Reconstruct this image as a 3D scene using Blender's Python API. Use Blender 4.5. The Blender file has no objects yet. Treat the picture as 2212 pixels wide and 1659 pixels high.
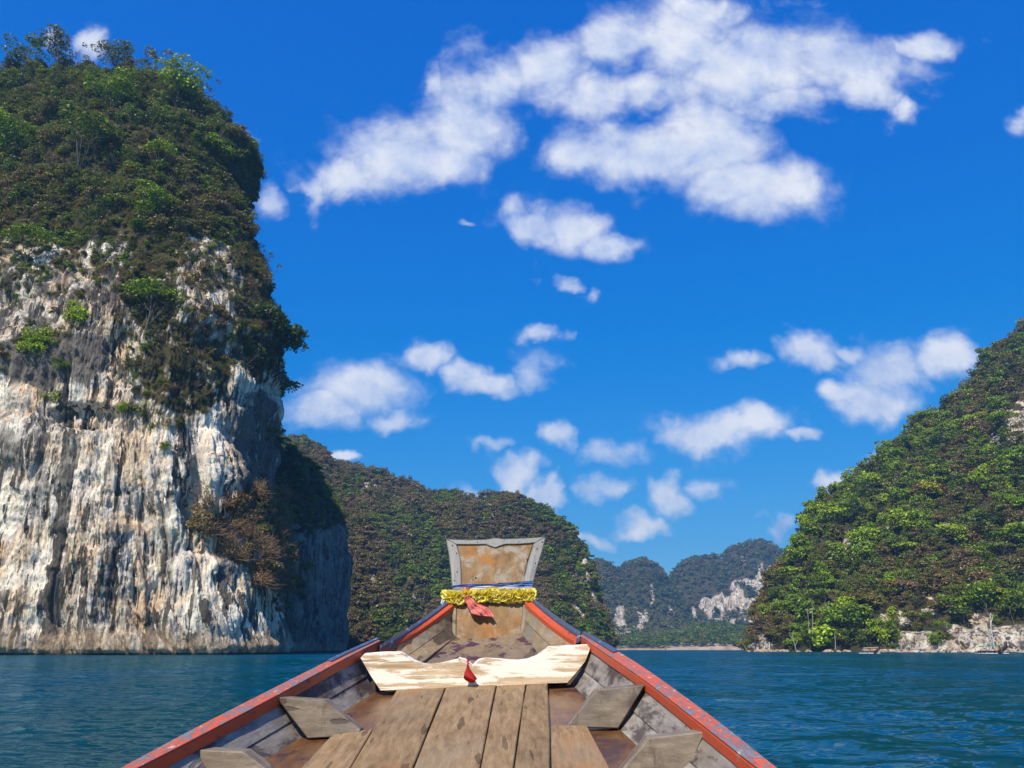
import bpy, math, random
import numpy as np
from mathutils import Vector

# ------------------------------------------------------------------ camera, sky, sun, exposure
SC = bpy.context.scene
COL = SC.collection
R = math.radians
CAM_H = 1.6
FPX = 1790.0                    # focal length in pixels of a 2212 x 1659 frame
TANP = (1402.0 - 829.5) / FPX   # horizon row -> pitch
PITCH = math.atan(TANP)
CP, SP = math.cos(PITCH), math.sin(PITCH)

cam_d = bpy.data.cameras.new('camera')
cam_d.sensor_width = 36.0
cam_d.lens = 36.0 * FPX / 2212.0
cam_d.clip_start = 0.05
cam_d.clip_end = 30000.0
cam = bpy.data.objects.new('camera', cam_d)
COL.objects.link(cam)
cam.location = (0, 0, CAM_H)
cam.rotation_euler = (math.pi / 2 + PITCH, 0, 0)
SC.camera = cam

SUN_AZ = R(-158)                # compass style: 0 = +Y, clockwise; the sun stands behind and to the left
SUN_EL = R(47)
SDIR = Vector((math.sin(SUN_AZ) * math.cos(SUN_EL), math.cos(SUN_AZ) * math.cos(SUN_EL), math.sin(SUN_EL)))
sun_d = bpy.data.lights.new('sun', 'SUN')
sun_d.energy = 5.0
sun_d.angle = R(0.53)
sun_d.color = (1.0, 0.905, 0.755)
sun = bpy.data.objects.new('sun', sun_d)
COL.objects.link(sun)
sun.rotation_euler = SDIR.to_track_quat('Z', 'Y').to_euler()

SC.view_settings.view_transform = 'Standard'
SC.view_settings.look = 'None'
SC.view_settings.exposure = 0.42
SC.view_settings.gamma = 1.0
SC.view_settings.use_curve_mapping = False
SC.cycles.max_bounces = 4
SC.cycles.diffuse_bounces = 2
SC.cycles.glossy_bounces = 2
SC.cycles.transmission_bounces = 3
SC.cycles.volume_bounces = 0
SC.cycles.transparent_max_bounces = 6
SC.cycles.use_denoising = True
SC.cycles.use_adaptive_sampling = True
SC.cycles.adaptive_threshold = 0.012
SC.cycles.adaptive_min_samples = 12


class NT:
    """small helper to write node trees"""
    def __init__(s, tree):
        s.t = tree
        s.t.nodes.clear()

    def n(s, typ, props=None, **ins):
        nd = s.t.nodes.new(typ)
        for k, v in (props or {}).items():
            setattr(nd, k, v)
        for k, v in ins.items():
            s.set(nd, k, v)
        return nd

    def set(s, nd, key, v):
        key = key.replace('_', ' ') if key not in nd.inputs else key
        if isinstance(key, str) and key.startswith('i') and key[1:].isdigit():
            sock = nd.inputs[int(key[1:])]
        else:
            sock = nd.inputs[key]
        if isinstance(v, bpy.types.NodeSocket):
            s.t.links.new(v, sock)
        else:
            if sock.type == 'RGBA' and hasattr(v, '__len__') and len(v) == 3:
                v = (*v, 1.0)
            sock.default_value = v

    def math(s, op, a, b=0.0, c=0.0, clamp=False):
        nd = s.n('ShaderNodeMath', {'operation': op, 'use_clamp': clamp})
        for i, v in enumerate((a, b, c)):
            s.set(nd, 'i%d' % i, v)
        return nd.outputs[0]

    def vmath(s, op, a, b=(0, 0, 0), c=(0, 0, 0), out=0, scale=None):
        nd = s.n('ShaderNodeVectorMath', {'operation': op})
        s.set(nd, 'i0', a)
        s.set(nd, 'i1', b)
        if op == 'MULTIPLY_ADD':
            s.set(nd, 'i2', c)
        if scale is not None:
            s.set(nd, 'Scale', scale)
        return nd.outputs[out]

    def mix(s, f, a, b, blend='MIX', clamp=False):
        nd = s.n('ShaderNodeMix', {'data_type': 'RGBA', 'blend_type': blend, 'clamp_factor': True, 'clamp_result': clamp})
        s.set(nd, 'i0', f)
        s.set(nd, 'i6', a)
        s.set(nd, 'i7', b)
        return nd.outputs[2]

    def ramp(s, f, stops, interp='LINEAR'):
        nd = s.n('ShaderNodeValToRGB')
        cr = nd.color_ramp
        cr.interpolation = interp
        while len(cr.elements) < len(stops):
            cr.elements.new(0.5)
        for e, (p, c) in zip(cr.elements, stops):
            e.position = p
            e.color = (*c, 1.0) if hasattr(c, '__len__') else (c, c, c, 1.0)
        s.set(nd, 'i0', f)
        return nd.outputs[0]

    def noise(s, vec, scale, detail=4.0, rough=0.55, dist=0.0, color=False, dim='3D'):
        nd = s.n('ShaderNodeTexNoise', {'noise_dimensions': dim})
        s.set(nd, 'Vector', vec)
        s.set(nd, 'Scale', scale)
        s.set(nd, 'Detail', detail)
        s.set(nd, 'Roughness', rough)
        s.set(nd, 'Distortion', dist)
        return nd.outputs[1 if color else 0]

    def smooth(s, v, a, b, lo=0.0, hi=1.0):
        nd = s.n('ShaderNodeMapRange', {'interpolation_type': 'SMOOTHSTEP'})
        for k, x in zip(('i0', 'i1', 'i2', 'i3', 'i4'), (v, a, b, lo, hi)):
            s.set(nd, k, x)
        return nd.outputs[0]

    def lin(s, v, a, b, lo=0.0, hi=1.0):
        nd = s.n('ShaderNodeMapRange', {'interpolation_type': 'LINEAR'})
        for k, x in zip(('i0', 'i1', 'i2', 'i3', 'i4'), (v, a, b, lo, hi)):
            s.set(nd, k, x)
        return nd.outputs[0]


def ray(px, py):
    """direction of a pixel of the 2212 x 1659 frame"""
    u, v = (px - 1106.0) / FPX, (829.5 - py) / FPX
    return np.array((u, CP - v * SP, SP + v * CP))


def at(px, py, Y):
    d = ray(px, py)
    return np.array((0, 0, CAM_H)) + d * (Y / d[1])


def project(P):
    """world points -> pixels of the 2212 x 1659 frame"""
    P = np.asarray(P, float)
    X, Y, Z = P[..., 0], P[..., 1], P[..., 2] - CAM_H
    dep = Y * CP + Z * SP
    dep = np.where(np.abs(dep) < 1e-6, 1e-6, dep)
    up = Z * CP - Y * SP
    return 1106.0 + FPX * X / dep, 829.5 - FPX * up / dep


# ------------------------------------------------------------------ world: blue sky with fair-weather clouds
world = bpy.data.worlds.new('World')
SC.world = world
world.use_nodes = True
W = NT(world.node_tree)
sky = W.n('ShaderNodeTexSky', {'sky_type': 'NISHITA', 'sun_disc': False, 'sun_elevation': SUN_EL,
                               'sun_rotation': SUN_AZ, 'altitude': 100.0, 'air_density': 1.0,
                               'dust_density': 0.4, 'ozone_density': 3.0})
skyc = W.n('ShaderNodeHueSaturation', Hue=0.508, Saturation=1.32, Value=1.0, Color=sky.outputs[0]).outputs[0]
D = W.n('ShaderNodeTexCoord').outputs['Generated']
sepD = W.n('ShaderNodeSeparateXYZ', i0=D)
DX, DY, DZ = sepD.outputs
# the clouds float on a level sheet high above: distances along a compass direction shrink towards the horizon
ysafe = W.math('MAXIMUM', DY, 0.05)
PX = W.math('DIVIDE', DX, ysafe)
PZ = W.math('DIVIDE', DZ, ysafe)
P0 = W.n('ShaderNodeCombineXYZ', i0=PX, i1=PZ, i2=0.0).outputs[0]
wa = W.noise(P0, 4.2, 4.0, 0.62, color=True)
P1 = W.vmath('MULTIPLY_ADD', W.vmath('SUBTRACT', wa, (0.5, 0.5, 0.5)), (0.15, 0.11, 0.0), P0)
wb = W.noise(P0, 17.0, 4.0, 0.65, color=True)
P1 = W.vmath('MULTIPLY_ADD', W.vmath('SUBTRACT', wb, (0.5, 0.5, 0.5)), (0.045, 0.036, 0.0), P1)

# (column, row, half width, half height, tilt in degrees, weight): heaps of vapour that make up each cloud
CLOUDS = [
    (860, 330, 170, 105, 12, 1.0), (1010, 250, 135, 130, 25, 1.0), (760, 375, 95, 60, 0, .85), (960, 350, 120, 70, 0, .9), (700, 400, 35, 60, 0, .55),
    (930, 180, 40, 60, 20, .5),
    (1250, 130, 170, 85, 18, 1.0), (1450, 80, 190, 110, 0, 1.0), (1620, 130, 230, 100, -4, 1.0), (1820, 130, 160, 85, 0, 1.0), (1960, 90, 110, 45, 8, .9),
    (1400, 190, 220, 50, 0, .7), (1850, 185, 90, 60, 0, .8), (1930, 225, 40, 42, 0, .5), (1490, 20, 130, 50, 0, .9), (1290, 200, 110, 55, 0, .6), (1700, 220, 150, 45, -5, .55), (1080, 180, 90, 60, 15, .75),
    (1400, 330, 210, 85, -4, 1.0), (1540, 280, 170, 110, -8, 1.0), (1620, 380, 170, 75, 8, 1.0), (1260, 330, 120, 60, 10, .8), (1720, 390, 70, 40, 15, .6),
    (1220, 495, 95, 65, -12, 1.0), (1150, 505, 85, 42, 12, .85), (1300, 530, 80, 40, -12, .85), (1110, 465, 50, 35, 15, .45),
    (1225, 625, 55, 28, -22, .42), (990, 505, 40, 14, -5, .3),
    (605, 425, 60, 55, 0, .5), (520, 295, 40, 45, 0, .4), (190, 95, 45, 45, 0, .5), (95, 85, 28, 26, 0, .4), (2205, 250, 30, 36, 0, .45),
    (750, 850, 150, 70, 0, .85), (690, 900, 110, 50, 0, .75), (850, 920, 70, 34, 0, .7), (960, 790, 100, 42, -16, .75), (1050, 830, 85, 40, -12, .8), (1160, 800, 75, 55, 10, .45),
    (1180, 722, 50, 24, 0, .5),
    (1760, 745, 100, 52, 0, .95), (1870, 760, 60, 24, -8, .6), (1590, 785, 75, 28, 0, .55),
    (1960, 800, 130, 62, 8, .95), (1900, 850, 130, 52, 0, .95), (2060, 780, 75, 55, 0, .95), (1810, 840, 55, 30, 0, .7),
    (1210, 950, 58, 46, 0, .95), (1530, 945, 110, 52, 0, 1.0), (1620, 925, 100, 45, -8, 1.0), (1690, 940, 70, 24, -12, .7), (1330, 985, 100, 38, 8, .5),
    (1120, 1030, 58, 45, 0, .75), (1190, 1065, 45, 36, 0, .85), (1150, 1100, 65, 26, 0, .8), (1310, 1055, 70, 38, 0, .6), (1450, 1070, 66, 40, -6, .95), (1380, 1122, 85, 26, 0, .75),
    (1280, 1150, 60, 22, 0, .45), (1795, 1050, 70, 34, -6, .9), (745, 1000, 55, 18, 0, .85), (1690, 1148, 40, 26, 0, .5), (1000, 1055, 60, 26, 0, .35), (1545, 1062, 60, 25, 0, .3),
    (1890, 985, 40, 22, 0, .45), (1050, 975, 75, 18, 0, .28),
]


def gno(px, py):
    d = ray(px, py)
    return d[0] / d[1], d[2] / d[1]


def heap_field(P):
    acc = None
    for (cx, cy, rx, ry, tilt, wgt) in CLOUDS:
        # a tilted heap is a pair of level ones
        k = math.tan(R(tilt)) * rx * 0.5
        parts = [(cx, cy, rx, ry)] if abs(k) < 0.3 * ry else [(cx - rx * 0.42, cy + k, rx * 0.62, ry * 0.85), (cx + rx * 0.42, cy - k, rx * 0.62, ry * 0.85)]
        for (x, y, a, b) in parts:
            c = gno(x, y)
            ax, ay = abs(gno(x + a, y)[0] - c[0]) * 1.08, abs(gno(x, y - b)[1] - c[1]) * 1.08
            q = W.vmath('MULTIPLY_ADD', P, (1 / ax, 1 / ay, 0), (-c[0] / ax, -c[1] / ay, 1.0 - wgt))
            ln = W.vmath('LENGTH', q, out=1)
            acc = ln if acc is None else W.math('MINIMUM', acc, ln)
    return W.math('SUBTRACT', 1.0, acc)


def cloud_density():
    heaps = heap_field(P1)
    n1 = W.noise(P0, 8.0, 8.0, 0.62, 0.2)
    dens = W.math('ADD', W.math('MULTIPLY', heaps, 1.0), W.math('MULTIPLY', W.math('SUBTRACT', n1, 0.51), 1.3))
    return heaps, n1, dens


heaps, n1, front = cloud_density()
n2 = W.noise(W.vmath('ADD', P0, (-0.016, 0.030, 0.0)), 8.0, 5.0, 0.58, 0.2)
# the rest of the sky carries the same kind of scattered cloud
Dn = W.n('ShaderNodeCombineXYZ', i0=W.math('DIVIDE', DX, W.math('ADD', W.math('MAXIMUM', DZ, 0.0), 0.35)),
         i1=W.math('DIVIDE', DY, W.math('ADD', W.math('MAXIMUM', DZ, 0.0), 0.35)), i2=DZ).outputs[0]
ng = W.noise(Dn, 2.2, 7.0, 0.58, 0.3)
rest = W.math('MULTIPLY', W.math('SUBTRACT', ng, 0.60), 3.0)
inview = W.math('MULTIPLY', W.smooth(DY, 0.30, 0.55), W.math('SUBTRACT', 1.0, W.smooth(W.math('ABSOLUTE', PX), 0.75, 1.1)))
dens = W.math('ADD', W.math('MULTIPLY', front, inview), W.math('MULTIPLY', rest, W.math('SUBTRACT', 1.0, inview)))
cover = W.math('MULTIPLY', W.smooth(dens, -0.06, 0.70), 0.92)
# thin torn veil round each heap
veil = W.math('MULTIPLY', W.smooth(W.math('MULTIPLY_ADD', W.math('SUBTRACT', n1, 0.55), 3.2, heaps), -0.25, 0.75), W.math('MULTIPLY', inview, 0.42))
cover = W.math('MAXIMUM', cover, veil)
cover = W.math('MULTIPLY', cover, W.smooth(DZ, -0.01, 0.03))
# side of each puff turned to the sun is white, the far side and the thick base are blue-grey
lit = W.math('ADD', W.math('MULTIPLY', W.math('SUBTRACT', n1, n2), 2.1), W.math('MULTIPLY_ADD', W.smooth(dens, 0.15, 0.95), -0.10, 0.66))
ccol = W.ramp(lit, [(0.15, (0.40, 0.50, 0.78)), (0.45, (0.60, 0.69, 0.90)), (0.72, (0.80, 0.845, 0.94)), (1.0, (0.95, 0.965, 1.0))])
CLOUD_GAIN = 0.76
SKY_STRENGTH = 0.105
skyl = W.vmath('SCALE', skyc, scale=SKY_STRENGTH)
# film response of the deep blue
ss = W.n('ShaderNodeSeparateXYZ', i0=skyl)
skyl = W.n('ShaderNodeCombineXYZ',
           i0=W.math('MAXIMUM', W.math('MULTIPLY_ADD', ss.outputs[0], 0.34, -0.018), 0.0005),
           i1=W.math('MULTIPLY', W.math('POWER', ss.outputs[1], 0.66), 0.515),
           i2=W.math('MULTIPLY', W.math('POWER', ss.outputs[2], 0.30), 0.69)).outputs[0]
cl = W.vmath('SCALE', ccol, scale=CLOUD_GAIN)
final = W.mix(cover, skyl, cl)
bg = W.n('ShaderNodeBackground', Color=final, Strength=1.0)
W.n('ShaderNodeOutputWorld', Surface=bg.outputs[0])
world.cycles.sampling_method = 'NONE'

# ------------------------------------------------------------------ helpers
def tag(o, label=None, cat=None, group=None, kind=None):
    if label: o['label'] = label
    if cat: o['category'] = cat
    if group: o['group'] = group
    if kind: o['kind'] = kind
    return o


def _hash(ix, iy, iz, seed):
    h = (ix.astype(np.int64) * 374761393 + iy.astype(np.int64) * 668265263 + iz.astype(np.int64) * 2147483647 + seed * 974711) & 0xffffffff
    h = ((h ^ (h >> 13)) * 1274126177) & 0xffffffff
    return h ^ (h >> 16)


_G = np.array([(1, 1, 0), (-1, 1, 0), (1, -1, 0), (-1, -1, 0), (1, 0, 1), (-1, 0, 1), (1, 0, -1), (-1, 0, -1),
               (0, 1, 1), (0, -1, 1), (0, 1, -1), (0, -1, -1), (1, 1, 0), (-1, 1, 0), (0, -1, 1), (0, -1, -1)], np.float32)


def perlin(x, y, z, seed=0):
    """gradient noise, about -1..1"""
    x, y, z = np.broadcast_arrays(x, y, z)
    shp = x.shape
    x, y, z = (np.asarray(a, np.float32).ravel() for a in (x, y, z))
    ix, iy, iz = np.floor(x), np.floor(y), np.floor(z)
    fx, fy, fz = x - ix, y - iy, z - iz
    ix, iy, iz = ix.astype(np.int64), iy.astype(np.int64), iz.astype(np.int64)
    u, v, w = (f * f * f * (f * (f * 6 - 15) + 10) for f in (fx, fy, fz))
    out = 0
    for dx in (0, 1):
        for dy in (0, 1):
            for dz in (0, 1):
                g = _G[_hash(ix + dx, iy + dy, iz + dz, seed) & 15]
                d = g[:, 0] * (fx - dx) + g[:, 1] * (fy - dy) + g[:, 2] * (fz - dz)
                out = out + d * (u if dx else 1 - u) * (v if dy else 1 - v) * (w if dz else 1 - w)
    return out.reshape(shp)


def fbm(x, y, z, oct=4, seed=0, gain=0.5, ridged=False):
    s, a, t = 0, 1.0, 0.0
    for i in range(oct):
        n = perlin(x * 2 ** i, y * 2 ** i, z * 2 ** i, seed + 17 * i)
        if ridged:
            n = 1.0 - 2.0 * np.abs(n)
        s = s + n * a
        t += a
        a *= gain
    return s / t


def cells(x, y, z, seed=0):
    """cellular noise: distance to the nearest and second nearest seed, and a random value per cell"""
    shp = x.shape
    x, y, z = (np.asarray(a, np.float32).ravel() for a in np.broadcast_arrays(x, y, z))
    ix, iy, iz = (np.floor(a).astype(np.int64) for a in (x, y, z))
    f1 = np.full(len(x), 9.0, np.float32)
    f2 = f1.copy()
    rv = np.zeros(len(x), np.float32)
    for dx in (-1, 0, 1):
        for dy in (-1, 0, 1):
            for dz in (-1, 0, 1):
                h = _hash(ix + dx, iy + dy, iz + dz, seed)
                d = (ix + dx + (h & 1023) / 1023.0 - x) ** 2 + (iy + dy + ((h >> 10) & 1023) / 1023.0 - y) ** 2 + (iz + dz + ((h >> 20) & 1023) / 1023.0 - z) ** 2
                d = d.astype(np.float32)
                near = d < f1
                f2 = np.where(near, f1, np.minimum(f2, d))
                rv = np.where(near, ((h >> 5) & 255) / 255.0, rv)
                f1 = np.where(near, d, f1)
    return np.sqrt(f1).reshape(shp), np.sqrt(f2).reshape(shp), rv.reshape(shp)


def sstep(a, b, x):
    t = np.clip((np.asarray(x, float) - a) / (b - a), 0, 1)
    return t * t * (3 - 2 * t)


def np_mesh(name, V, F, mat=None, smooth=False, attrs=None):
    """V (n,3), F (m,3|4) arrays -> mesh"""
    V = np.ascontiguousarray(V, np.float32)
    F = np.ascontiguousarray(F, np.int32)
    me = bpy.data.meshes.new(name)
    k = F.shape[1]
    me.vertices.add(len(V))
    me.vertices.foreach_set('co', V.ravel())
    me.loops.add(F.size)
    me.loops.foreach_set('vertex_index', F.ravel())
    me.polygons.add(len(F))
    me.polygons.foreach_set('loop_start', np.arange(0, F.size, k, dtype=np.int32))
    if smooth:
        me.polygons.foreach_set('use_smooth', np.ones(len(F), bool))
    me.update(calc_edges=True)
    for an, av in (attrs or {}).items():
        at_ = me.attributes.new(an, 'FLOAT', 'POINT')
        at_.data.foreach_set('value', np.ascontiguousarray(av, np.float32).ravel())
    if mat:
        me.materials.append(mat)
    return me


def obj(name, me, parent=None):
    o = bpy.data.objects.new(name, me)
    COL.objects.link(o)
    if parent:
        o.parent = parent
    return o


def grid_faces(nr, nc):
    i = np.arange(nr - 1)[:, None] * nc + np.arange(nc - 1)[None]
    i = i.ravel()
    return np.stack([i, i + 1, i + nc + 1, i + nc], 1)


def grid_normals(P):
    a = np.gradient(P, axis=1)
    b = np.gradient(P, axis=0)
    n = np.cross(a, b)
    return n / np.maximum(np.linalg.norm(n, axis=-1, keepdims=True), 1e-9)


class MB:
    """collects vertices and faces of one mesh"""
    def __init__(s):
        s.v, s.f = [], []

    def add(s, vs, fs):
        b = len(s.v)
        s.v.extend([tuple(float(c) for c in p) for p in vs])
        s.f.extend([tuple(b + i for i in f) for f in fs])

    def tube(s, pts, rad, n=6, cap=True):
        pts = [np.asarray(p, float) for p in pts]
        if not hasattr(rad, '__len__'):
            rad = [rad] * len(pts)
        vs, fs = [], []
        prev = None
        for i, p in enumerate(pts):
            d = pts[min(i + 1, len(pts) - 1)] - pts[max(i - 1, 0)]
            d = d / max(np.linalg.norm(d), 1e-9)
            if prev is None:
                prev = np.array((1, 0, 0)) if abs(d[0]) < 0.8 else np.array((0, 1, 0))
            a = prev - d * np.dot(prev, d)
            a /= max(np.linalg.norm(a), 1e-9)
            b = np.cross(d, a)
            prev = a
            for k in range(n):
                t = 2 * math.pi * k / n
                vs.append(p + rad[i] * (math.cos(t) * a + math.sin(t) * b))
        for i in range(len(pts) - 1):
            for k in range(n):
                fs.append((i * n + k, i * n + (k + 1) % n, (i + 1) * n + (k + 1) % n, (i + 1) * n + k))
        if cap:
            fs.append(tuple(range(n - 1, -1, -1)))
            fs.append(tuple((len(pts) - 1) * n + k for k in range(n)))
        s.add(vs, fs)

    def prism(s, front, back):
        """two matching polygons -> closed solid"""
        n = len(front)
        fs = [tuple(range(n)), tuple(range(2 * n - 1, n - 1, -1))]
        fs += [(i, i + n, (i + 1) % n + n, (i + 1) % n) for i in range(n)]
        s.add(list(front) + list(back), fs)

    def hexa(s, c):
        """8 corners: 4 of the bottom, 4 of the top in the same order"""
        s.add(c, [(0, 3, 2, 1), (4, 5, 6, 7), (0, 1, 5, 4), (1, 2, 6, 5), (2, 3, 7, 6), (3, 0, 4, 7)])

    def mesh(s, name, mat=None, smooth=False, bevel=0.0, seg=1):
        import bmesh
        me = bpy.data.meshes.new(name)
        me.from_pydata(s.v, [], s.f)
        bm = bmesh.new()
        bm.from_mesh(me)
        bmesh.ops.recalc_face_normals(bm, faces=bm.faces)
        if bevel > 0:
            es = [e for e in bm.edges if len(e.link_faces) == 2 and e.calc_face_angle(0) > 0.5]
            bmesh.ops.bevel(bm, geom=es, offset=bevel, segments=seg, profile=0.6, affect='EDGES', clamp_overlap=True)
        bm.to_mesh(me)
        bm.free()
        if smooth:
            me.polygons.foreach_set('use_smooth', np.ones(len(me.polygons), bool))
        if mat:
            me.materials.append(mat)
        return me

    def build(s, name, mat, parent=None, **k):
        return obj(name, s.mesh(name, mat, **k), parent)


def material(name):
    m = bpy.data.materials.new(name)
    m.use_nodes = True
    return m, NT(m.node_tree)


def principled(N, **k):
    b = N.n('ShaderNodeBsdfPrincipled')
    for key, v in k.items():
        N.set(b, key, v)
    N.n('ShaderNodeOutputMaterial', Surface=b.outputs[0])
    return b


# ------------------------------------------------------------------ materials of the land
def leaf_material(name, trans=0.3):
    m, N = material(name)
    t = N.n('ShaderNodeAttribute', {'attribute_type': 'INSTANCER', 'attribute_name': 'tint'})
    g = N.n('ShaderNodeNewGeometry')
    rnd = N.lin(g.outputs['Random Per Island'], 0, 1, 0.55, 1.45)
    hue = N.n('ShaderNodeHueSaturation', Color=t.outputs['Color'], Value=rnd, Saturation=1.0,
              Hue=N.lin(N.math('FRACT', N.math('MULTIPLY', g.outputs['Random Per Island'], 7.31)), 0, 1, 0.485, 0.515))
    d = N.n('ShaderNodeBsdfDiffuse', Color=hue.outputs[0])
    tr = N.n('ShaderNodeBsdfTranslucent', Color=N.mix(0.5, hue.outputs[0], (0.16, 0.24, 0.02), 'MIX'))
    mx = N.n('ShaderNodeMixShader', i0=trans, i1=d.outputs[0], i2=tr.outputs[0])
    gl = N.n('ShaderNodeBsdfGlossy', Color=(0.9, 0.95, 1.0), Roughness=0.45)
    mx2 = N.n('ShaderNodeMixShader', i0=0.025, i1=mx.outputs[0], i2=gl.outputs[0])
    N.n('ShaderNodeOutputMaterial', Surface=mx2.outputs[0])
    return m


def bark_material(name, c1, c2):
    m, N = material(name)
    p = N.n('ShaderNodeTexCoord').outputs['Object']
    n = N.noise(N.vmath('MULTIPLY', p, (3, 3, 0.7)), 2.0, 4, 0.6)
    principled(N, Base_Color=N.ramp(n, [(0.3, c1), (0.7, c2)]), Roughness=0.95)
    return m


def rock_material(name, pale=1.0, band=True, veg=False, grey=0.0):
    """limestone: cream and blue-grey, long dark streaks of algae, rusty patches, a tan drawdown band at the water"""
    m, N = material(name)
    g = N.n('ShaderNodeNewGeometry')
    pos = g.outputs['Position']
    sx = N.n('ShaderNodeSeparateXYZ', i0=pos)
    z = sx.outputs[2]
    wob = N.noise(pos, 0.06, 3, 0.5, color=True)
    pw = N.vmath('MULTIPLY_ADD', N.vmath('SUBTRACT', wob, (.5, .5, .5)), (2.4, 2.4, 14), pos)
    vert = N.vmath('MULTIPLY', pw, (1.0, 1.0, 0.055))
    streak = N.noise(vert, 0.42, 6, 0.68)
    streak2 = N.noise(vert, 0.13, 5, 0.6)
    streak3 = N.noise(N.vmath('MULTIPLY', pos, (1, 1, 0.12)), 1.5, 4, 0.6)
    blot = N.noise(pos, 0.09, 6, 0.62)
    fine = N.noise(pos, 0.8, 6, 0.7)
    base = N.mix(N.smooth(blot, 0.42, 0.58), (0.74, 0.57, 0.39), (0.62, 0.56, 0.49))
    base = N.mix(N.math('MULTIPLY', N.smooth(streak2, 0.47, 0.60), 0.85), base, (0.87, 0.79, 0.66))
    base = N.mix(N.math('MULTIPLY', N.smooth(N.noise(pos, 0.055, 5, 0.6), 0.55, 0.68), 0.65), base, (0.50, 0.28, 0.13))
    base = N.mix(N.math('MULTIPLY', N.smooth(fine, 0.58, 0.74), 0.3), base, (0.20, 0.175, 0.15))
    wide = N.noise(N.vmath('MULTIPLY', pw, (1.0, 1.0, 0.16)), 0.10, 6, 0.66)
    base = N.mix(N.math('MULTIPLY', N.smooth(wide, 0.555, 0.60), 0.5), base, (0.15, 0.14, 0.135))
    dark = N.math('MULTIPLY', N.smooth(streak, 0.505, 0.54), N.smooth(N.math('ADD', streak2, N.math('MULTIPLY', wide, -0.9)), 0.16, -0.03))
    dark = N.math('MAXIMUM', N.math('MULTIPLY', dark, 0.95), N.math('MULTIPLY', N.smooth(streak3, 0.57, 0.64), 0.65))
    base = N.mix(dark, base, (0.036, 0.033, 0.030))
    # broad curtains of black algae that run far down the face
    lv = N.vmath('MULTIPLY', pw, (1.0, 1.0, 0.035))
    curt = N.math('MULTIPLY', N.smooth(N.noise(lv, 0.22, 7, 0.62), 0.525, 0.56), N.smooth(N.noise(pos, 0.026, 4, 0.6), 0.38, 0.52))
    base = N.mix(N.math('MULTIPLY', curt, 0.93), base, N.ramp(fine, [(0.3, (0.022, 0.020, 0.018)), (0.7, (0.075, 0.066, 0.056))]))
    # the upper, weathered part of the face is covered by grey-brown lichen
    wx = N.n('ShaderNodeAttribute', {'attribute_type': 'GEOMETRY', 'attribute_name': 'weather'}).outputs['Fac']
    lich = N.smooth(N.math('ADD', wx, N.math('MULTIPLY', N.math('SUBTRACT', N.noise(pos, 0.16, 6, 0.65), 0.5), 1.7)), 0.42, 0.66)
    base = N.mix(N.math('MULTIPLY', lich, 0.9), base, N.ramp(fine, [(0.3, (0.055, 0.05, 0.046)), (0.75, (0.17, 0.15, 0.13))]))
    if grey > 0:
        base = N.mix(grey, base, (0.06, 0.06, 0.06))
    if band:
        edge = N.math('ADD', z, N.math('MULTIPLY', N.math('SUBTRACT', N.noise(pos, 0.12, 6, 0.7), 0.5), 12.0))
        bandc = N.ramp(N.noise(N.vmath('MULTIPLY', pos, (1, 1, 0.5)), 0.5, 6, 0.65), [(0.3, (0.23, 0.155, 0.09)), (0.7, (0.43, 0.33, 0.23))])
        base = N.mix(N.math('MULTIPLY', N.smooth(edge, 8.5, 3.0), 0.72), base, bandc)
        base = N.mix(N.smooth(z, 0.9, 0.25), base, (0.05, 0.04, 0.02))
    if veg:
        soil = N.n('ShaderNodeAttribute', {'attribute_type': 'GEOMETRY', 'attribute_name': 'soil'}).outputs['Fac']
        sc = N.ramp(N.noise(pos, 0.05, 6, 0.65), [(0.35, (0.030, 0.036, 0.012)), (0.55, (0.060, 0.052, 0.022)), (0.72, (0.12, 0.08, 0.042))])
        base = N.mix(N.smooth(N.math('ADD', soil, N.math('MULTIPLY', N.math('SUBTRACT', N.noise(pos, 0.25, 5, 0.6), 0.5), 0.8)), 0.42, 0.6), base, sc)
    h = N.math('ADD', N.math('MULTIPLY', fine, 0.9), N.math('MULTIPLY', streak3, 1.2))
    h = N.math('ADD', h, N.math('MULTIPLY', N.noise(pos, 2.6, 5, 0.65), 0.35))
    bmp = N.n('ShaderNodeBump', Strength=1.0, Distance=0.75, Height=h)
    principled(N, Base_Color=base, Roughness=0.9, Normal=bmp.outputs[0], Specular_IOR_Level=0.2)
    return m


M_LEAF = leaf_material('leaf', 0.28)
M_BARK = bark_material('bark', (0.05, 0.042, 0.034), (0.15, 0.13, 0.11))
M_BARE = bark_material('bare_wood', (0.42, 0.37, 0.31), (0.66, 0.61, 0.54))
M_TWIG = bark_material('dry_twig', (0.13, 0.075, 0.04), (0.26, 0.16, 0.09))

# ------------------------------------------------------------------ foliage building blocks (all about one unit, scaled later)
RNG = np.random.default_rng(7)


def leaf_cards(rng, pos, out, size, aspect=0.55, up=0.35, jitter=0.75):
    """one rhombic blade per point; pos, out (n,3)"""
    n = len(pos)
    nor = out + rng.normal(0, jitter, (n, 3)) + np.array((0, 0, up))
    nor /= np.linalg.norm(nor, axis=1, keepdims=True)
    t = rng.normal(0, 1, (n, 3))
    t -= nor * (t * nor).sum(1, keepdims=True)
    t /= np.linalg.norm(t, axis=1, keepdims=True)
    b = np.cross(nor, t)
    s = size * rng.uniform(0.6, 1.4, (n, 1))
    fold = nor * s * 0.18
    V = np.stack([pos + t * s, pos + b * s * aspect + fold, pos - t * s, pos - b * s * aspect + fold], 1).reshape(-1, 3)
    F = np.arange(4 * n).reshape(-1, 4)
    return V, F


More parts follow.
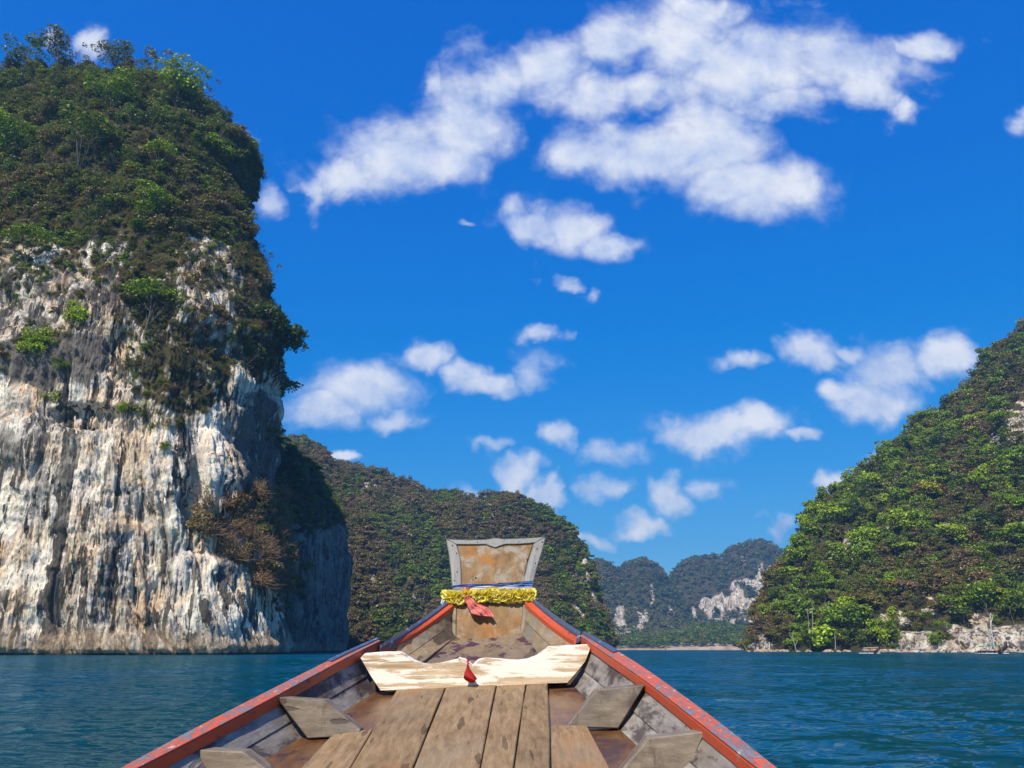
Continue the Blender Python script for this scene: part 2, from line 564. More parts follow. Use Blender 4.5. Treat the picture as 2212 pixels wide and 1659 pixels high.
def lobe_points(rng, lobes, per):
    P, O = [], []
    for (c, r) in lobes:
        c, r = np.asarray(c, float), np.asarray(r, float)
        n = max(8, int(per * (r.mean() / 0.25) ** 2))
        d = rng.normal(0, 1, (n, 3))
        d /= np.linalg.norm(d, axis=1, keepdims=True)
        d[:, 2] = np.where((d[:, 2] < -0.25) & (rng.random(n) < 0.75), -d[:, 2], d[:, 2])
        k = rng.uniform(0.55, 1.0, (n, 1)) ** 0.6
        k *= 1 + 0.22 * np.sin(d[:, :1] * 5 + c[0] * 9) * np.cos(d[:, 1:2] * 6 + c[1] * 7)
        P.append(c + d * k * r)
        O.append(d)
    return np.concatenate(P), np.concatenate(O)


def crown_lobes(rng, kind):
    L = []
    if kind == 'round':
        L.append(((0, 0, 0.66), (0.26, 0.26, 0.24)))
        for k in range(11):
            a, r = rng.uniform(0, 6.28), rng.uniform(0.16, 0.33)
            L.append(((r * math.cos(a), r * math.sin(a), rng.uniform(0.38, 0.86)), np.array((1, 1, 0.8)) * rng.uniform(0.13, 0.22)))
    elif kind == 'umbrella':
        for k in range(12):
            a, r = rng.uniform(0, 6.28), 0.42 * math.sqrt(rng.uniform(0.02, 1))
            L.append(((r * math.cos(a), r * math.sin(a), 0.84 - 0.30 * r + rng.uniform(-.05, .05)), np.array((1, 1, 0.5)) * rng.uniform(0.12, 0.20)))
    elif kind == 'tall':
        for k in range(13):
            a, r = rng.uniform(0, 6.28), rng.uniform(0.03, 0.2)
            L.append(((r * math.cos(a), r * math.sin(a), rng.uniform(0.38, 0.95)), np.array((1, 1, 0.9)) * rng.uniform(0.11, 0.18)))
    elif kind == 'shrub':
        for k in range(8):
            a, r = rng.uniform(0, 6.28), rng.uniform(0.05, 0.4)
            L.append(((r * math.cos(a), r * math.sin(a), rng.uniform(0.05, 0.42)), np.array((1, 1, 0.75)) * rng.uniform(0.14, 0.26)))
    elif kind == 'sparse':
        for k in range(9):
            a, r = rng.uniform(0, 6.28), rng.uniform(0.1, 0.4)
            L.append(((r * math.cos(a), r * math.sin(a), rng.uniform(0.45, 0.98)), np.array((1, 1, 0.55)) * rng.uniform(0.07, 0.13)))
    return L


def tree_meshes(name, kind, seed, per=150, size=0.042, mat=M_LEAF):
    """-> (trunk mesh, crown mesh) of a tree one unit tall"""
    rng = np.random.default_rng(seed)
    L = crown_lobes(rng, kind)
    P, O = lobe_points(rng, L, per)
    V, F = leaf_cards(rng, P, O, size)
    crown = np_mesh(name + '_crown', V, F, mat)
    mb = MB()
    lean = rng.uniform(-0.05, 0.05, 2)
    top = 0.45 if kind in ('shrub',) else 0.72
    spine = [np.array((lean[0] * t * 2 + 0.015 * math.sin(7 * t + seed), lean[1] * t * 2 + 0.015 * math.cos(5 * t + seed), -0.06 + t)) for t in np.linspace(0, top, 6)]
    mb.tube(spine, list(np.linspace(0.016, 0.006, 6)), 6)
    for (c, r) in L[:9]:
        c = np.asarray(c, float)
        i = 1 + int(rng.integers(0, 4))
        s = spine[i]
        if s[2] > c[2]:
            s = spine[max(1, i - 2)]
        mid = (s + c) / 2 + np.array((0, 0, -0.03)) + rng.normal(0, 0.02, 3)
        mb.tube([s, mid, c + np.array((0, 0, r[2] * 0.4))], [0.006, 0.004, 0.002], 4)
    trunk = mb.mesh(name + '_trunk', M_BARK)
    return trunk, crown


def tuft_mesh(name, seed, n=46, mat=M_LEAF):
    """arching strap leaves (screw pine, long grass)"""
    rng = np.random.default_rng(seed)
    V, F = [], []
    for i in range(n):
        a, el, ln = rng.uniform(0, 6.28), rng.uniform(0.1, 1.35), rng.uniform(0.4, 0.75)
        d = np.array((math.cos(a) * math.cos(el), math.sin(a) * math.cos(el), math.sin(el)))
        side = np.array((-math.sin(a), math.cos(a), 0)) * 0.026
        p = rng.normal(0, 0.12, 3) + np.array((0, 0, 0.05))
        b = len(V)
        for k in range(4):
            t = k / 3
            q = p + d * ln * t + np.array((0, 0, -0.55 * ln * t * t))
            w = 1.0 - 0.85 * t
            V += [q - side * w, q + side * w]
        F += [(b + 2 * k, b + 2 * k + 1, b + 2 * k + 3, b + 2 * k + 2) for k in range(3)]
    return np_mesh(name, np.array(V), np.array(F), mat)


def twig_mesh(name, seed, mat=M_TWIG, n=30, sides=3, rad=0.012):
    """bare, tangled branches"""
    rng = np.random.default_rng(seed)
    mb = MB()
    for i in range(n):
        a, el = rng.uniform(0, 6.28), rng.uniform(0.15, 1.4)
        d = np.array((math.cos(a) * math.cos(el), math.sin(a) * math.cos(el), math.sin(el)))
        p = rng.normal(0, 0.09, 3) * np.array((1, 1, 0.3))
        pts = [p]
        for k in range(4):
            d = d + rng.normal(0, 0.28, 3) + np.array((0, 0, -0.06))
            d /= np.linalg.norm(d)
            pts.append(pts[-1] + d * 0.15)
            if k > 0 and rng.random() < 0.7:
                e = d + rng.normal(0, 0.6, 3)
                e /= np.linalg.norm(e)
                mb.tube([pts[-1], pts[-1] + e * 0.12, pts[-1] + e * 0.2 + rng.normal(0, 0.03, 3)], [rad * 0.5, rad * 0.35, rad * 0.2], sides, False)
        mb.tube(pts, list(np.linspace(rad, rad * 0.35, 5)), sides, False)
    return mb.mesh(name, mat)


def joined(name, meshes):
    """several meshes as one (for the stuff masses)"""
    Vs, Fs, M, b = [], [], [], 0
    import bmesh
    bm = bmesh.new()
    mats = []
    for me in meshes:
        n0 = len(bm.faces)
        bm.from_mesh(me)
        bm.faces.ensure_lookup_table()
        idx = len(mats)
        mats.append(me.materials[0])
        for f in bm.faces[n0:]:
            f.material_index = idx
    out = bpy.data.meshes.new(name)
    bm.to_mesh(out)
    bm.free()
    for m in mats:
        out.materials.append(m)
    return out


# tree kinds: trunk and crown meshes shared by every copy
TREES = {
    'round': [tree_meshes('round_tree', 'round', 11), tree_meshes('round_tree', 'round', 12), tree_meshes('round_tree', 'round', 13)],
    'umbrella': [tree_meshes('umbrella_tree', 'umbrella', 21), tree_meshes('umbrella_tree', 'umbrella', 22)],
    'tall': [tree_meshes('tall_tree', 'tall', 31), tree_meshes('tall_tree', 'tall', 32)],
    'shrub': [tree_meshes('shrub', 'shrub', 41, 130, 0.055), tree_meshes('shrub', 'shrub', 42, 130, 0.055), tree_meshes('shrub', 'shrub', 43, 130, 0.055)],
    'sparse': [tree_meshes('sparse_tree', 'sparse', 51, 170, 0.032), tree_meshes('sparse_tree', 'sparse', 52, 170, 0.032)],
}
for k_, s0 in (('round', 111), ('umbrella', 121), ('shrub', 141), ('sparse', 151)):
    TREES[k_ + '_fine'] = [tree_meshes(k_ + '_tree', k_, s0 + i, 330 if k_ != 'sparse' else 300, 0.026 if k_ != 'shrub' else 0.034) for i in range(3)]
PROTO = bpy.data.collections.new('foliage_kinds')
PROTO_ID = {}


def proto(key, me):
    o = bpy.data.objects.new('kind_%02d_%s' % (len(PROTO.objects), key), me)
    PROTO.objects.link(o)
    PROTO_ID.setdefault(key, []).append(len(PROTO.objects) - 1)


for key in ('round', 'umbrella', 'tall', 'shrub', 'sparse'):
    for (tr, cr) in TREES[key]:
        proto(key, joined('mass_' + key, [cr, tr]))
        PROTO_ID.setdefault(key, [])
for s_ in (61, 62, 63):
    proto('tuft', tuft_mesh('tuft', s_))
for s_ in (71, 72):
    proto('twig', joined('twig_bush', [twig_mesh('twig', s_), np_mesh('tw', *leaf_cards(np.random.default_rng(s_), np.random.default_rng(s_).normal(0, 0.2, (160, 3)) + np.array((0, 0, .22)), np.random.default_rng(s_).normal(0, 1, (160, 3)), 0.035), M_LEAF)]))


def far_mesh(name, kind, seed):
    rng = np.random.default_rng(seed)
    P, O = lobe_points(rng, crown_lobes(rng, kind), 16)
    V, F = leaf_cards(rng, P, O, 0.075, 0.7)
    return np_mesh(name, V, F, M_LEAF)


for k_, s_ in (('round', 81), ('round', 82), ('tall', 83), ('umbrella', 84)):
    proto('far', far_mesh('far_tree', k_, s_))


def scatter_tree():
    ng = bpy.data.node_groups.new('plants_on_ground', 'GeometryNodeTree')
    ng.interface.new_socket('Geometry', in_out='INPUT', socket_type='NodeSocketGeometry')
    ng.interface.new_socket('Geometry', in_out='OUTPUT', socket_type='NodeSocketGeometry')
    nd = ng.nodes
    gi, go = nd.new('NodeGroupInput'), nd.new('NodeGroupOutput')
    ci = nd.new('GeometryNodeCollectionInfo')
    ci.inputs['Collection'].default_value = PROTO
    ci.inputs['Separate Children'].default_value = True
    ci.inputs['Reset Children'].default_value = True
    ip = nd.new('GeometryNodeInstanceOnPoints')
    ip.inputs['Pick Instance'].default_value = True

    def named(n, t):
        a = nd.new('GeometryNodeInputNamedAttribute')
        a.data_type = t
        a.inputs['Name'].default_value = n
        return next(o for o in a.outputs if o.enabled and o.name == 'Attribute')
    ln = ng.links.new
    ln(gi.outputs[0], ip.inputs['Points'])
    ln(ci.outputs[0], ip.inputs['Instance'])
    ln(named('pick', 'INT'), ip.inputs['Instance Index'])
    ln(named('turn', 'FLOAT_VECTOR'), ip.inputs['Rotation'])
    ln(named('size', 'FLOAT_VECTOR'), ip.inputs['Scale'])
    ln(ip.outputs[0], go.inputs[0])
    return ng


NG_SCATTER = scatter_tree()


def plant_mass(name, pos, pick, turn, size, tint, label, cat):
    n = len(pos)
    me = bpy.data.meshes.new(name)
    me.vertices.add(n)
    me.vertices.foreach_set('co', np.ascontiguousarray(pos, np.float32).ravel())

    def attr(nm, typ, key, data):
        a = me.attributes.new(nm, typ, 'POINT')
        a.data.foreach_set(key, np.ascontiguousarray(data).ravel())
    attr('pick', 'INT', 'value', np.asarray(pick, np.int32))
    attr('turn', 'FLOAT_VECTOR', 'vector', np.asarray(turn, np.float32))
    attr('size', 'FLOAT_VECTOR', 'vector', np.asarray(size, np.float32))
    attr('tint', 'FLOAT_COLOR', 'color', np.concatenate([np.asarray(tint, np.float32), np.ones((n, 1), np.float32)], 1))
    o = obj(name, me)
    md = o.modifiers.new('plants', 'NODES')
    md.node_group = NG_SCATTER
    tag(o, label, cat, kind='stuff')
    return o


def sample_grid(P, Wt, n, rng, cull=True):
    """random points on a grid surface, weighted by area x Wt; returns pos, normal, row/col (float)"""
    A = P[:-1, :-1]
    u, v = P[:-1, 1:] - A, P[1:, :-1] - A
    ar = np.linalg.norm(np.cross(u, v), axis=-1)
    w = ar * (Wt[:-1, :-1] + Wt[1:, 1:]) * 0.5
    if cull:
        px, py = project(A)
        vis = (px > -260) & (px < 2480) & (py > -260) & (py < 1700) & (A[..., 1] > 1)
        nn = np.cross(u, v)
        nn /= np.maximum(np.linalg.norm(nn, axis=-1, keepdims=True), 1e-9)
        nn *= np.sign((nn * 1.0)[..., 2:3] + 1e-9) if False else 1
        w = w * vis
    w = w.ravel()
    tot = w.sum()
    idx = rng.choice(len(w), n, p=w / tot)
    r, c = idx // (P.shape[1] - 1), idx % (P.shape[1] - 1)
    a, b = rng.random(n)[:, None], rng.random(n)[:, None]
    pos = P[r, c] * (1 - a) * (1 - b) + P[r, c + 1] * a * (1 - b) + P[r + 1, c] * (1 - a) * b + P[r + 1, c + 1] * a * b
    return pos, r, c


TINTS = {
    'bright': (0.250, 0.340, 0.008), 'fresh': (0.165, 0.245, 0.009), 'mid': (0.112, 0.155, 0.011), 'deep': (0.050, 0.074, 0.010),
    'olive': (0.148, 0.135, 0.020), 'dull': (0.150, 0.112, 0.036), 'brown': (0.205, 0.135, 0.058), 'rust': (0.26, 0.14, 0.055), 'yellow': (0.30, 0.28, 0.015),
}


def tints(rng, n, weights, var=0.18):
    ks = list(weights)
    w = np.array([weights[k] for k in ks], float)
    i = rng.choice(len(ks), n, p=w / w.sum())
    T = np.array([TINTS[k] for k in ks])[i]
    return T * rng.uniform(1 - var, 1 + var, (n, 1)) * rng.uniform(0.94, 1.06, (n, 3))


def picks(rng, n, weights):
    ks = list(weights)
    w = np.array([weights[k] for k in ks], float)
    i = rng.choice(len(ks), n, p=w / w.sum())
    return np.array([rng.choice(PROTO_ID[ks[j]]) for j in i]), np.array(ks)[i]


TREE_COUNT = [0]


def plant_tree(kind, pos, h, label, group=None, tint='mid', cat='tree', name='tree', variant=None, rz=None, tilt=(0, 0), width=1.0):
    """a tree of its own: Empty > trunk, crown"""
    TREE_COUNT[0] += 1
    rng = random.Random(TREE_COUNT[0] * 7 + 3)
    tr, cr = TREES[kind][(variant if variant is not None else rng.randrange(99)) % len(TREES[kind])]
    e = bpy.data.objects.new(name, None)
    e.empty_display_size = 0.1
    COL.objects.link(e)
    e.location = tuple(float(c) for c in pos)
    e.rotation_euler = (tilt[0], tilt[1], rng.uniform(0, 6.28) if rz is None else rz)
    e.scale = (h * width, h * width, h)
    tag(e, label, cat, group)
    t = obj('trunk', tr, e)
    c = obj('crown', cr, e)
    tc = np.array(TINTS[tint] if isinstance(tint, str) else tint) * rng.uniform(0.85, 1.2)
    c['tint'] = [float(x) for x in tc]
    return e

# ------------------------------------------------------------------ water
def smooth_path(pts, n):
    """Catmull-Rom through control points, resampled evenly to n points"""
    p = np.asarray(pts, float)
    q = np.vstack([2 * p[0] - p[1], p, 2 * p[-1] - p[-2]])
    out = []
    for i in range(1, len(q) - 2):
        for t in np.linspace(0, 1, 24, endpoint=False):
            a, b, c, d = q[i - 1], q[i], q[i + 1], q[i + 2]
            out.append(0.5 * (2 * b + (c - a) * t + (2 * a - 5 * b + 4 * c - d) * t * t + (3 * b - a - 3 * c + d) * t ** 3))
    out.append(p[-1])
    out = np.array(out)
    s = np.concatenate([[0], np.cumsum(np.linalg.norm(np.diff(out, axis=0), axis=1))])
    u = np.linspace(0, s[-1], n)
    return np.stack([np.interp(u, s, out[:, k]) for k in range(out.shape[1])], 1)


def spaced(path, weight):
    """resample a dense path so that points crowd where weight is high"""
    seg = np.linalg.norm(np.diff(path, axis=0), axis=1) * weight((path[1:] + path[:-1]) / 2)
    s_ = np.concatenate([[0], np.cumsum(seg)])
    n = int(s_[-1])
    u = np.linspace(0, s_[-1], n)
    return np.stack([np.interp(u, s_, path[:, k]) for k in range(path.shape[1])], 1)


def build_water():
    m, N = material('lake_water')
    pos = N.n('ShaderNodeNewGeometry').outputs['Position']
    rip = N.noise(N.vmath('MULTIPLY', pos, (0.7, 1.0, 1.0)), 2.9, 4, 0.62, 0.5, color=True)
    swl = N.noise(N.vmath('MULTIPLY', pos, (0.55, 1.0, 1.0)), 0.55, 4, 0.58, 0.4, color=True)
    big = N.noise(N.vmath('MULTIPLY', pos, (1.0, 0.5, 1.0)), 0.03, 4, 0.55)
    gust = N.smooth(big, 0.36, 0.62, 0.6, 1.15)
    half = (0.5, 0.5, 0.5)
    sl = N.vmath('ADD', N.vmath('MULTIPLY', N.vmath('SUBTRACT', rip, half), (0.9, 1.5, 0.0)), N.vmath('MULTIPLY', N.vmath('SUBTRACT', swl, half), (0.5, 0.9, 0.0)))
    sl = N.vmath('SCALE', sl, scale=gust)
    nor = N.vmath('NORMALIZE', N.vmath('ADD', N.n('ShaderNodeNewGeometry').outputs['Normal'], sl))
    col = N.mix(N.smooth(big, 0.35, 0.65), (0.0001, 0.043, 0.060), (0.0001, 0.050, 0.102))
    body = N.n('ShaderNodeBsdfDiffuse', Color=col)
    gl = N.n('ShaderNodeBsdfGlossy', Color=(0.62, 0.88, 1.0), Roughness=0.08, Normal=nor)
    fr = N.n('ShaderNodeFresnel', IOR=1.33, Normal=nor)
    mx = N.n('ShaderNodeMixShader', i0=N.math('MULTIPLY', fr.outputs[0], 0.25), i1=body.outputs[0], i2=gl.outputs[0])
    N.n('ShaderNodeOutputMaterial', Surface=mx.outputs[0])
    fa = np.linspace(R(-46), R(46), 560)
    ba = np.linspace(R(46), R(314), 60)[1:-1]
    ang = np.concatenate([fa, ba])
    rad = [0.0, 2.0, 6.0, 9.0]
    while rad[-1] < 420:
        rad.append(rad[-1] * 1.0085)
    rad += list(np.geomspace(440, 9000, 24))
    rad = np.array(rad)
    A, Rr = np.meshgrid(ang, rad)
    X, Y = Rr * np.sin(A), Rr * np.cos(A)
    dr = np.maximum(Rr * 0.0085, 0.07)
    Z = np.zeros_like(X)
    front = (Rr > 6) & (Rr < 420) & (np.abs(A) < R(46))
    for lam, amp, sd, ax in ((14, .12, 1, .8), (5.5, .14, 2, .75), (2.4, .09, 3, .7), (1.1, .045, 4, .7), (0.5, .018, 5, .8)):
        fade = np.clip(lam / (dr * 3.0) - 0.5, 0, 1) * sstep(420, 250, Rr)
        use = front & (fade > 0)
        xx, yy = X[use], Y[use]
        n = perlin(xx * ax / lam + 3.1 * sd, yy / lam + 0.25 * xx / lam, np.full_like(xx, 0.37 * sd), 100 + sd)
        n = (1 - 2.2 * np.abs(n)) * 0.6 + 0.4 * n
        Z[use] += n * amp * fade[use]
    P = np.stack([X, Y, Z], -1)
    nr, nc = X.shape
    i = np.arange(nr - 1)[:, None] * nc + np.arange(nc)[None]
    j = np.arange(nr - 1)[:, None] * nc + (np.arange(nc) + 1)[None] % nc
    F = np.stack([i, i + nc, j + nc, j], -1).reshape(-1, 4)
    o = obj('lake', np_mesh('lake', P.reshape(-1, 3), F, m, True))
    tag(o, 'rippled deep blue and teal lake water around the boat', 'lake', kind='structure')


build_water()

M_ROCK = rock_material('limestone', veg=True)
M_ROCK_HILL = rock_material('limestone_hill', veg=True, grey=0.30, band=False)
M_ROCK_NEAR = rock_material('limestone_near', veg=True)
M_ROCK_SHADE = rock_material('limestone_shade', veg=True, grey=0.72)  # darkened copy for the second cliff: its shade is put into the rock colour


def ell(px, py, items):
    """sum of soft ellipses in the picture of the face, used to find where growth sits on the rock"""
    v = np.zeros_like(px)
    for (cx, cy, rx, ry, w) in items:
        d = ((px - cx) / rx) ** 2 + ((py - cy) / ry) ** 2
        v = np.maximum(v, w * sstep(1.5, 0.5, d))
    return v


# ------------------------------------------------------------------ the great cliff on the left
def build_left_cliff():
    base = smooth_path([(-330, 285), (-250, 256), (-195, 246), (-150, 242), (-120, 241), (-95, 243), (-77, 250), (-67.5, 261), (-65, 276), (-67, 300), (-78, 345), (-100, 390), (-125, 425)], 3000)
    base = spaced(base, lambda p: np.where((p[:, 0] > -168) & (p[:, 1] < 300), 3.1, 0.9))
    # profile of the front, as rows of the picture and distance
    prof = [(1418, 242), (1300, 242.0), (1150, 243.5), (1000, 243), (880, 245.5), (760, 247), (660, 252), (560, 259), (460, 268), (370, 279), (285, 291), (222, 302), (180, 315), (158, 332)]
    zz, ff = [], []
    for (py, Yd) in prof:
        p = at(300, py, Yd)
        zz.append(p[2]); ff.append(Yd - 242)
    zz[0] = -2.0
    zz += [zz[-1] + 2, zz[-1] - 4, zz[-1] - 26, zz[-1] - 70]
    ff += [112, 135, 165, 190]
    # right-hand outline: how far the side stands out or back at each height
    sil = [(635, 1410), (622, 1340), (612, 1250), (603, 1100), (598, 1010), (610, 930), (602, 870), (622, 820), (600, 770), (596, 700), (580, 620), (548, 560), (525, 510), (532, 440), (522, 385), (492, 325), (456, 270), (414, 220), (376, 190), (330, 170), (240, 158), (120, 150)]
    sz = np.array([at(a, b, 268)[2] for a, b in sil])
    sx = np.array([at(a, b, 268)[0] for a, b in sil])
    sx = sx - sx[0]
    sz[0] = -2
    corr = np.zeros_like(sx)
    for attempt in range(1):
        # rows evenly along the profile
        q = smooth_path(np.stack([zz, ff], 1), 3000)
        q = spaced(q, lambda p: np.where(p[:, 1] > 100, 0.35, np.where(p[:, 0] < 150, 2.7, 1.3)))
        Z, Fo = q[:, 0], q[:, 1]
        dX = np.interp(Z, sz, sx + corr)
        dX[np.argmax(Z):] = dX[np.argmax(Z)] - np.linspace(0, 60, len(Z) - np.argmax(Z))
        bx, by = base[:, 0], base[:, 1]
        lo = -150.0 - 170.0 * sstep(130, 270, np.where(np.arange(len(Z)) > np.argmax(Z), Z.max(), Z))
        wR = np.clip((bx[None] - lo[:, None]) / (-70.0 - lo[:, None]), 0, 1)
        wR = wR * wR * (3 - 2 * wR)
        wF = np.where(by < 262, 1.0, np.clip(1 - (by - 262) / 110, -0.3, 1))
        wF = np.where((bx < -140) & (by < 345), 1.0, wF)
        s = np.arange(len(base))
        X = bx[None] + dX[:, None] * wR
        Y = by[None] + Fo[:, None] * wF[None]
        ZZ = np.repeat(Z[:, None], len(base), 1)
        P = np.stack([X, Y, ZZ], -1)
        nrm = -grid_normals(P)
        if nrm[100, len(base) // 2, 1] > 0:
            nrm = -nrm
        px, py = project(P)
        green = sstep(640, 470, py + 60 * perlin(px / 90, py / 90, 0 * px, 5))           # overgrown upper part
        rock = 1 - green
        x, y, z = P[..., 0], P[..., 1], P[..., 2]
        along = np.repeat(np.concatenate([[0], np.cumsum(np.linalg.norm(np.diff(base, axis=0), axis=1))])[None], len(Z), 0)
        d = 5.0 * fbm(x / 34, y / 34, z / 60, 3, 1)
        wx = along + 2.2 * fbm(x / 24, y / 24, z / 70, 3, 19) + 0.10 * z
        flute = fbm(wx / 5.5, 0 * x + 3.3, z / 55, 4, 2, 0.55, True)
        flute2 = fbm(wx / 13, 0 * x + 1.3, z / 75, 3, 6, 0.5, True)
        d += rock * (1.5 * flute + 3.2 * flute2)
        # ledges and hanging curtains: horizontal breaks at uneven heights
        lay = fbm(x / 30, y / 30, z / 9, 3, 8)
        d += rock * 0.9 * np.tanh(4 * lay)
        cr = fbm(x / 4.0, y / 4.0, z / 5.0, 4, 9, 0.55)
        d += 0.55 * cr
        d += 0.5 * fbm(x / 1.6, y / 1.6, z / 2.4, 3, 14, 0.6, True) * rock
        # deep clefts
        cl = fbm(wx / 16, 0 * x + 7.7, z / 60, 3, 23)
        d -= rock * 5.0 * sstep(0.33, 0.43, cl) * sstep(1400, 1330, py)
        d += green * 3.0 * fbm(x / 12, y / 12, z / 12, 3, 30)
        # particular forms: hollow under the brow, bulge of the lower wall, cave lines
        hol = ell(px, py, [(230, 905, 110, 26, 1.0), (60, 690, 90, 60, 0.5), (330, 780, 60, 60, .8)])
        d -= 5.0 * hol
        d += 3.0 * ell(px, py, [(450, 1000, 50, 160, 1.0), (560, 1030, 40, 90, 1.0), (560, 1290, 50, 80, .9), (260, 1180, 70, 110, .8)])
        # broken blocks, joints and hanging curtains of stone
        jx, jz = wx + 0.5 * fbm(x / 5, y / 5, z / 9, 2, 61), z + 2.0 * fbm(x / 6, y / 6, z / 6, 2, 62)
        f1, f2, rv = cells(jx / 7.0, y / 9.0, jz / 22.0, 63)
        d += rock * (1.3 * (rv - 0.5) - 0.9 * sstep(0.22, 0.0, f2 - f1))
        f1, f2, rv = cells(jx / 2.2, y / 4.0, jz / 14.0, 64)
        d += rock * (0.5 * (rv - 0.5) - 0.55 * sstep(0.25, 0.0, f2 - f1) + 0.2 * (0.5 - f1))
        f1, f2, rv = cells(jx / 1.1, y / 2.0, jz / 2.2, 65)
        d += (0.2 + 0.8 * rock) * 0.34 * (rv - 0.5)
        fl = fbm(wx / 1.5, 0 * x + 9.1, z / 16, 3, 66, 0.6, True)
        d += rock * 0.22 * fl * sstep(-0.2, 0.3, fbm(x / 15, y / 15, z / 22, 2, 67))
        d *= sstep(-2.5, 1.5, z) * 0.75 + 0.25
        P2 = P + nrm * d[..., None]
        P2[..., 2] = np.where(z < 0, z, P2[..., 2])
        # foot undercut at the waterline
        P2 += nrm * (-0.9 * sstep(2.0, 0.2, z))[..., None]
    # slide each level sideways until the right-hand outline is the one of the real cliff
    sa = np.array(sil, float)
    wS = np.where((np.arange(len(bx)) > int(np.argmax(bx)))[None], 1.0, wR)
    so = np.argsort(sa[:, 1])
    last = len(Z)
    for k in range(5):
        ax, ay = project(P2)
        j = np.argmax(ax[:last], axis=1)
        mx_, my_ = ax[np.arange(last), j], ay[np.arange(last), j]
        tx = np.interp(my_, sa[so, 1], sa[so, 0])
        dist = np.linalg.norm(P2[np.arange(last), j], axis=1)
        delta = np.zeros(len(Z))
        delta[:last] = np.clip((tx - mx_) / FPX * dist, -40, 12)
        ker = np.hanning(93)[1:-1]
        ker /= ker.sum()
        delta = np.convolve(np.pad(delta, 45, mode='edge'), ker, mode='valid')
        P2[..., 0] += delta[:, None] * wS
    px, py = project(P2)
    soil = sstep(600, 440, py) * 0.9 + ell(px, py, [(560, 650, 60, 200, .6), (330, 620, 60, 110, .6), (400, 800, 110, 110, .6)])
    weather = np.clip(sstep(900, 680, py + 90 * perlin(px / 70, py / 110, 0 * px, 3)) * 0.50 + ell(px, py, [(560, 960, 60, 130, .75), (640, 1250, 40, 160, .8), (110, 780, 130, 60, .6)]), 0, 1)
    o = obj('limestone_cliff', np_mesh('limestone_cliff', P2.reshape(-1, 3), grid_faces(*P2.shape[:2]), M_ROCK_NEAR, True, {'soil': soil, 'weather': weather}))
    tag(o, 'towering pale limestone cliff with dark streaks on the left shore', 'cliff', kind='structure')
    return P2, nrm, px, py, soil


LC_P, LC_N, LC_PX, LC_PY, LC_SOIL = build_left_cliff()
LC_QX, LC_QY = project(LC_P)


def on_grid(P, QX, QY, px, py, facing=None):
    """nearest surface point seen at a pixel"""
    d = (QX - px) ** 2 + (QY - py) ** 2
    dist = np.linalg.norm(P, axis=-1)
    c = np.where(d < max(d.min() * 4, 40), dist, 1e9)
    r, k = np.unravel_index(np.argmin(c), d.shape)
    return P[r, k]


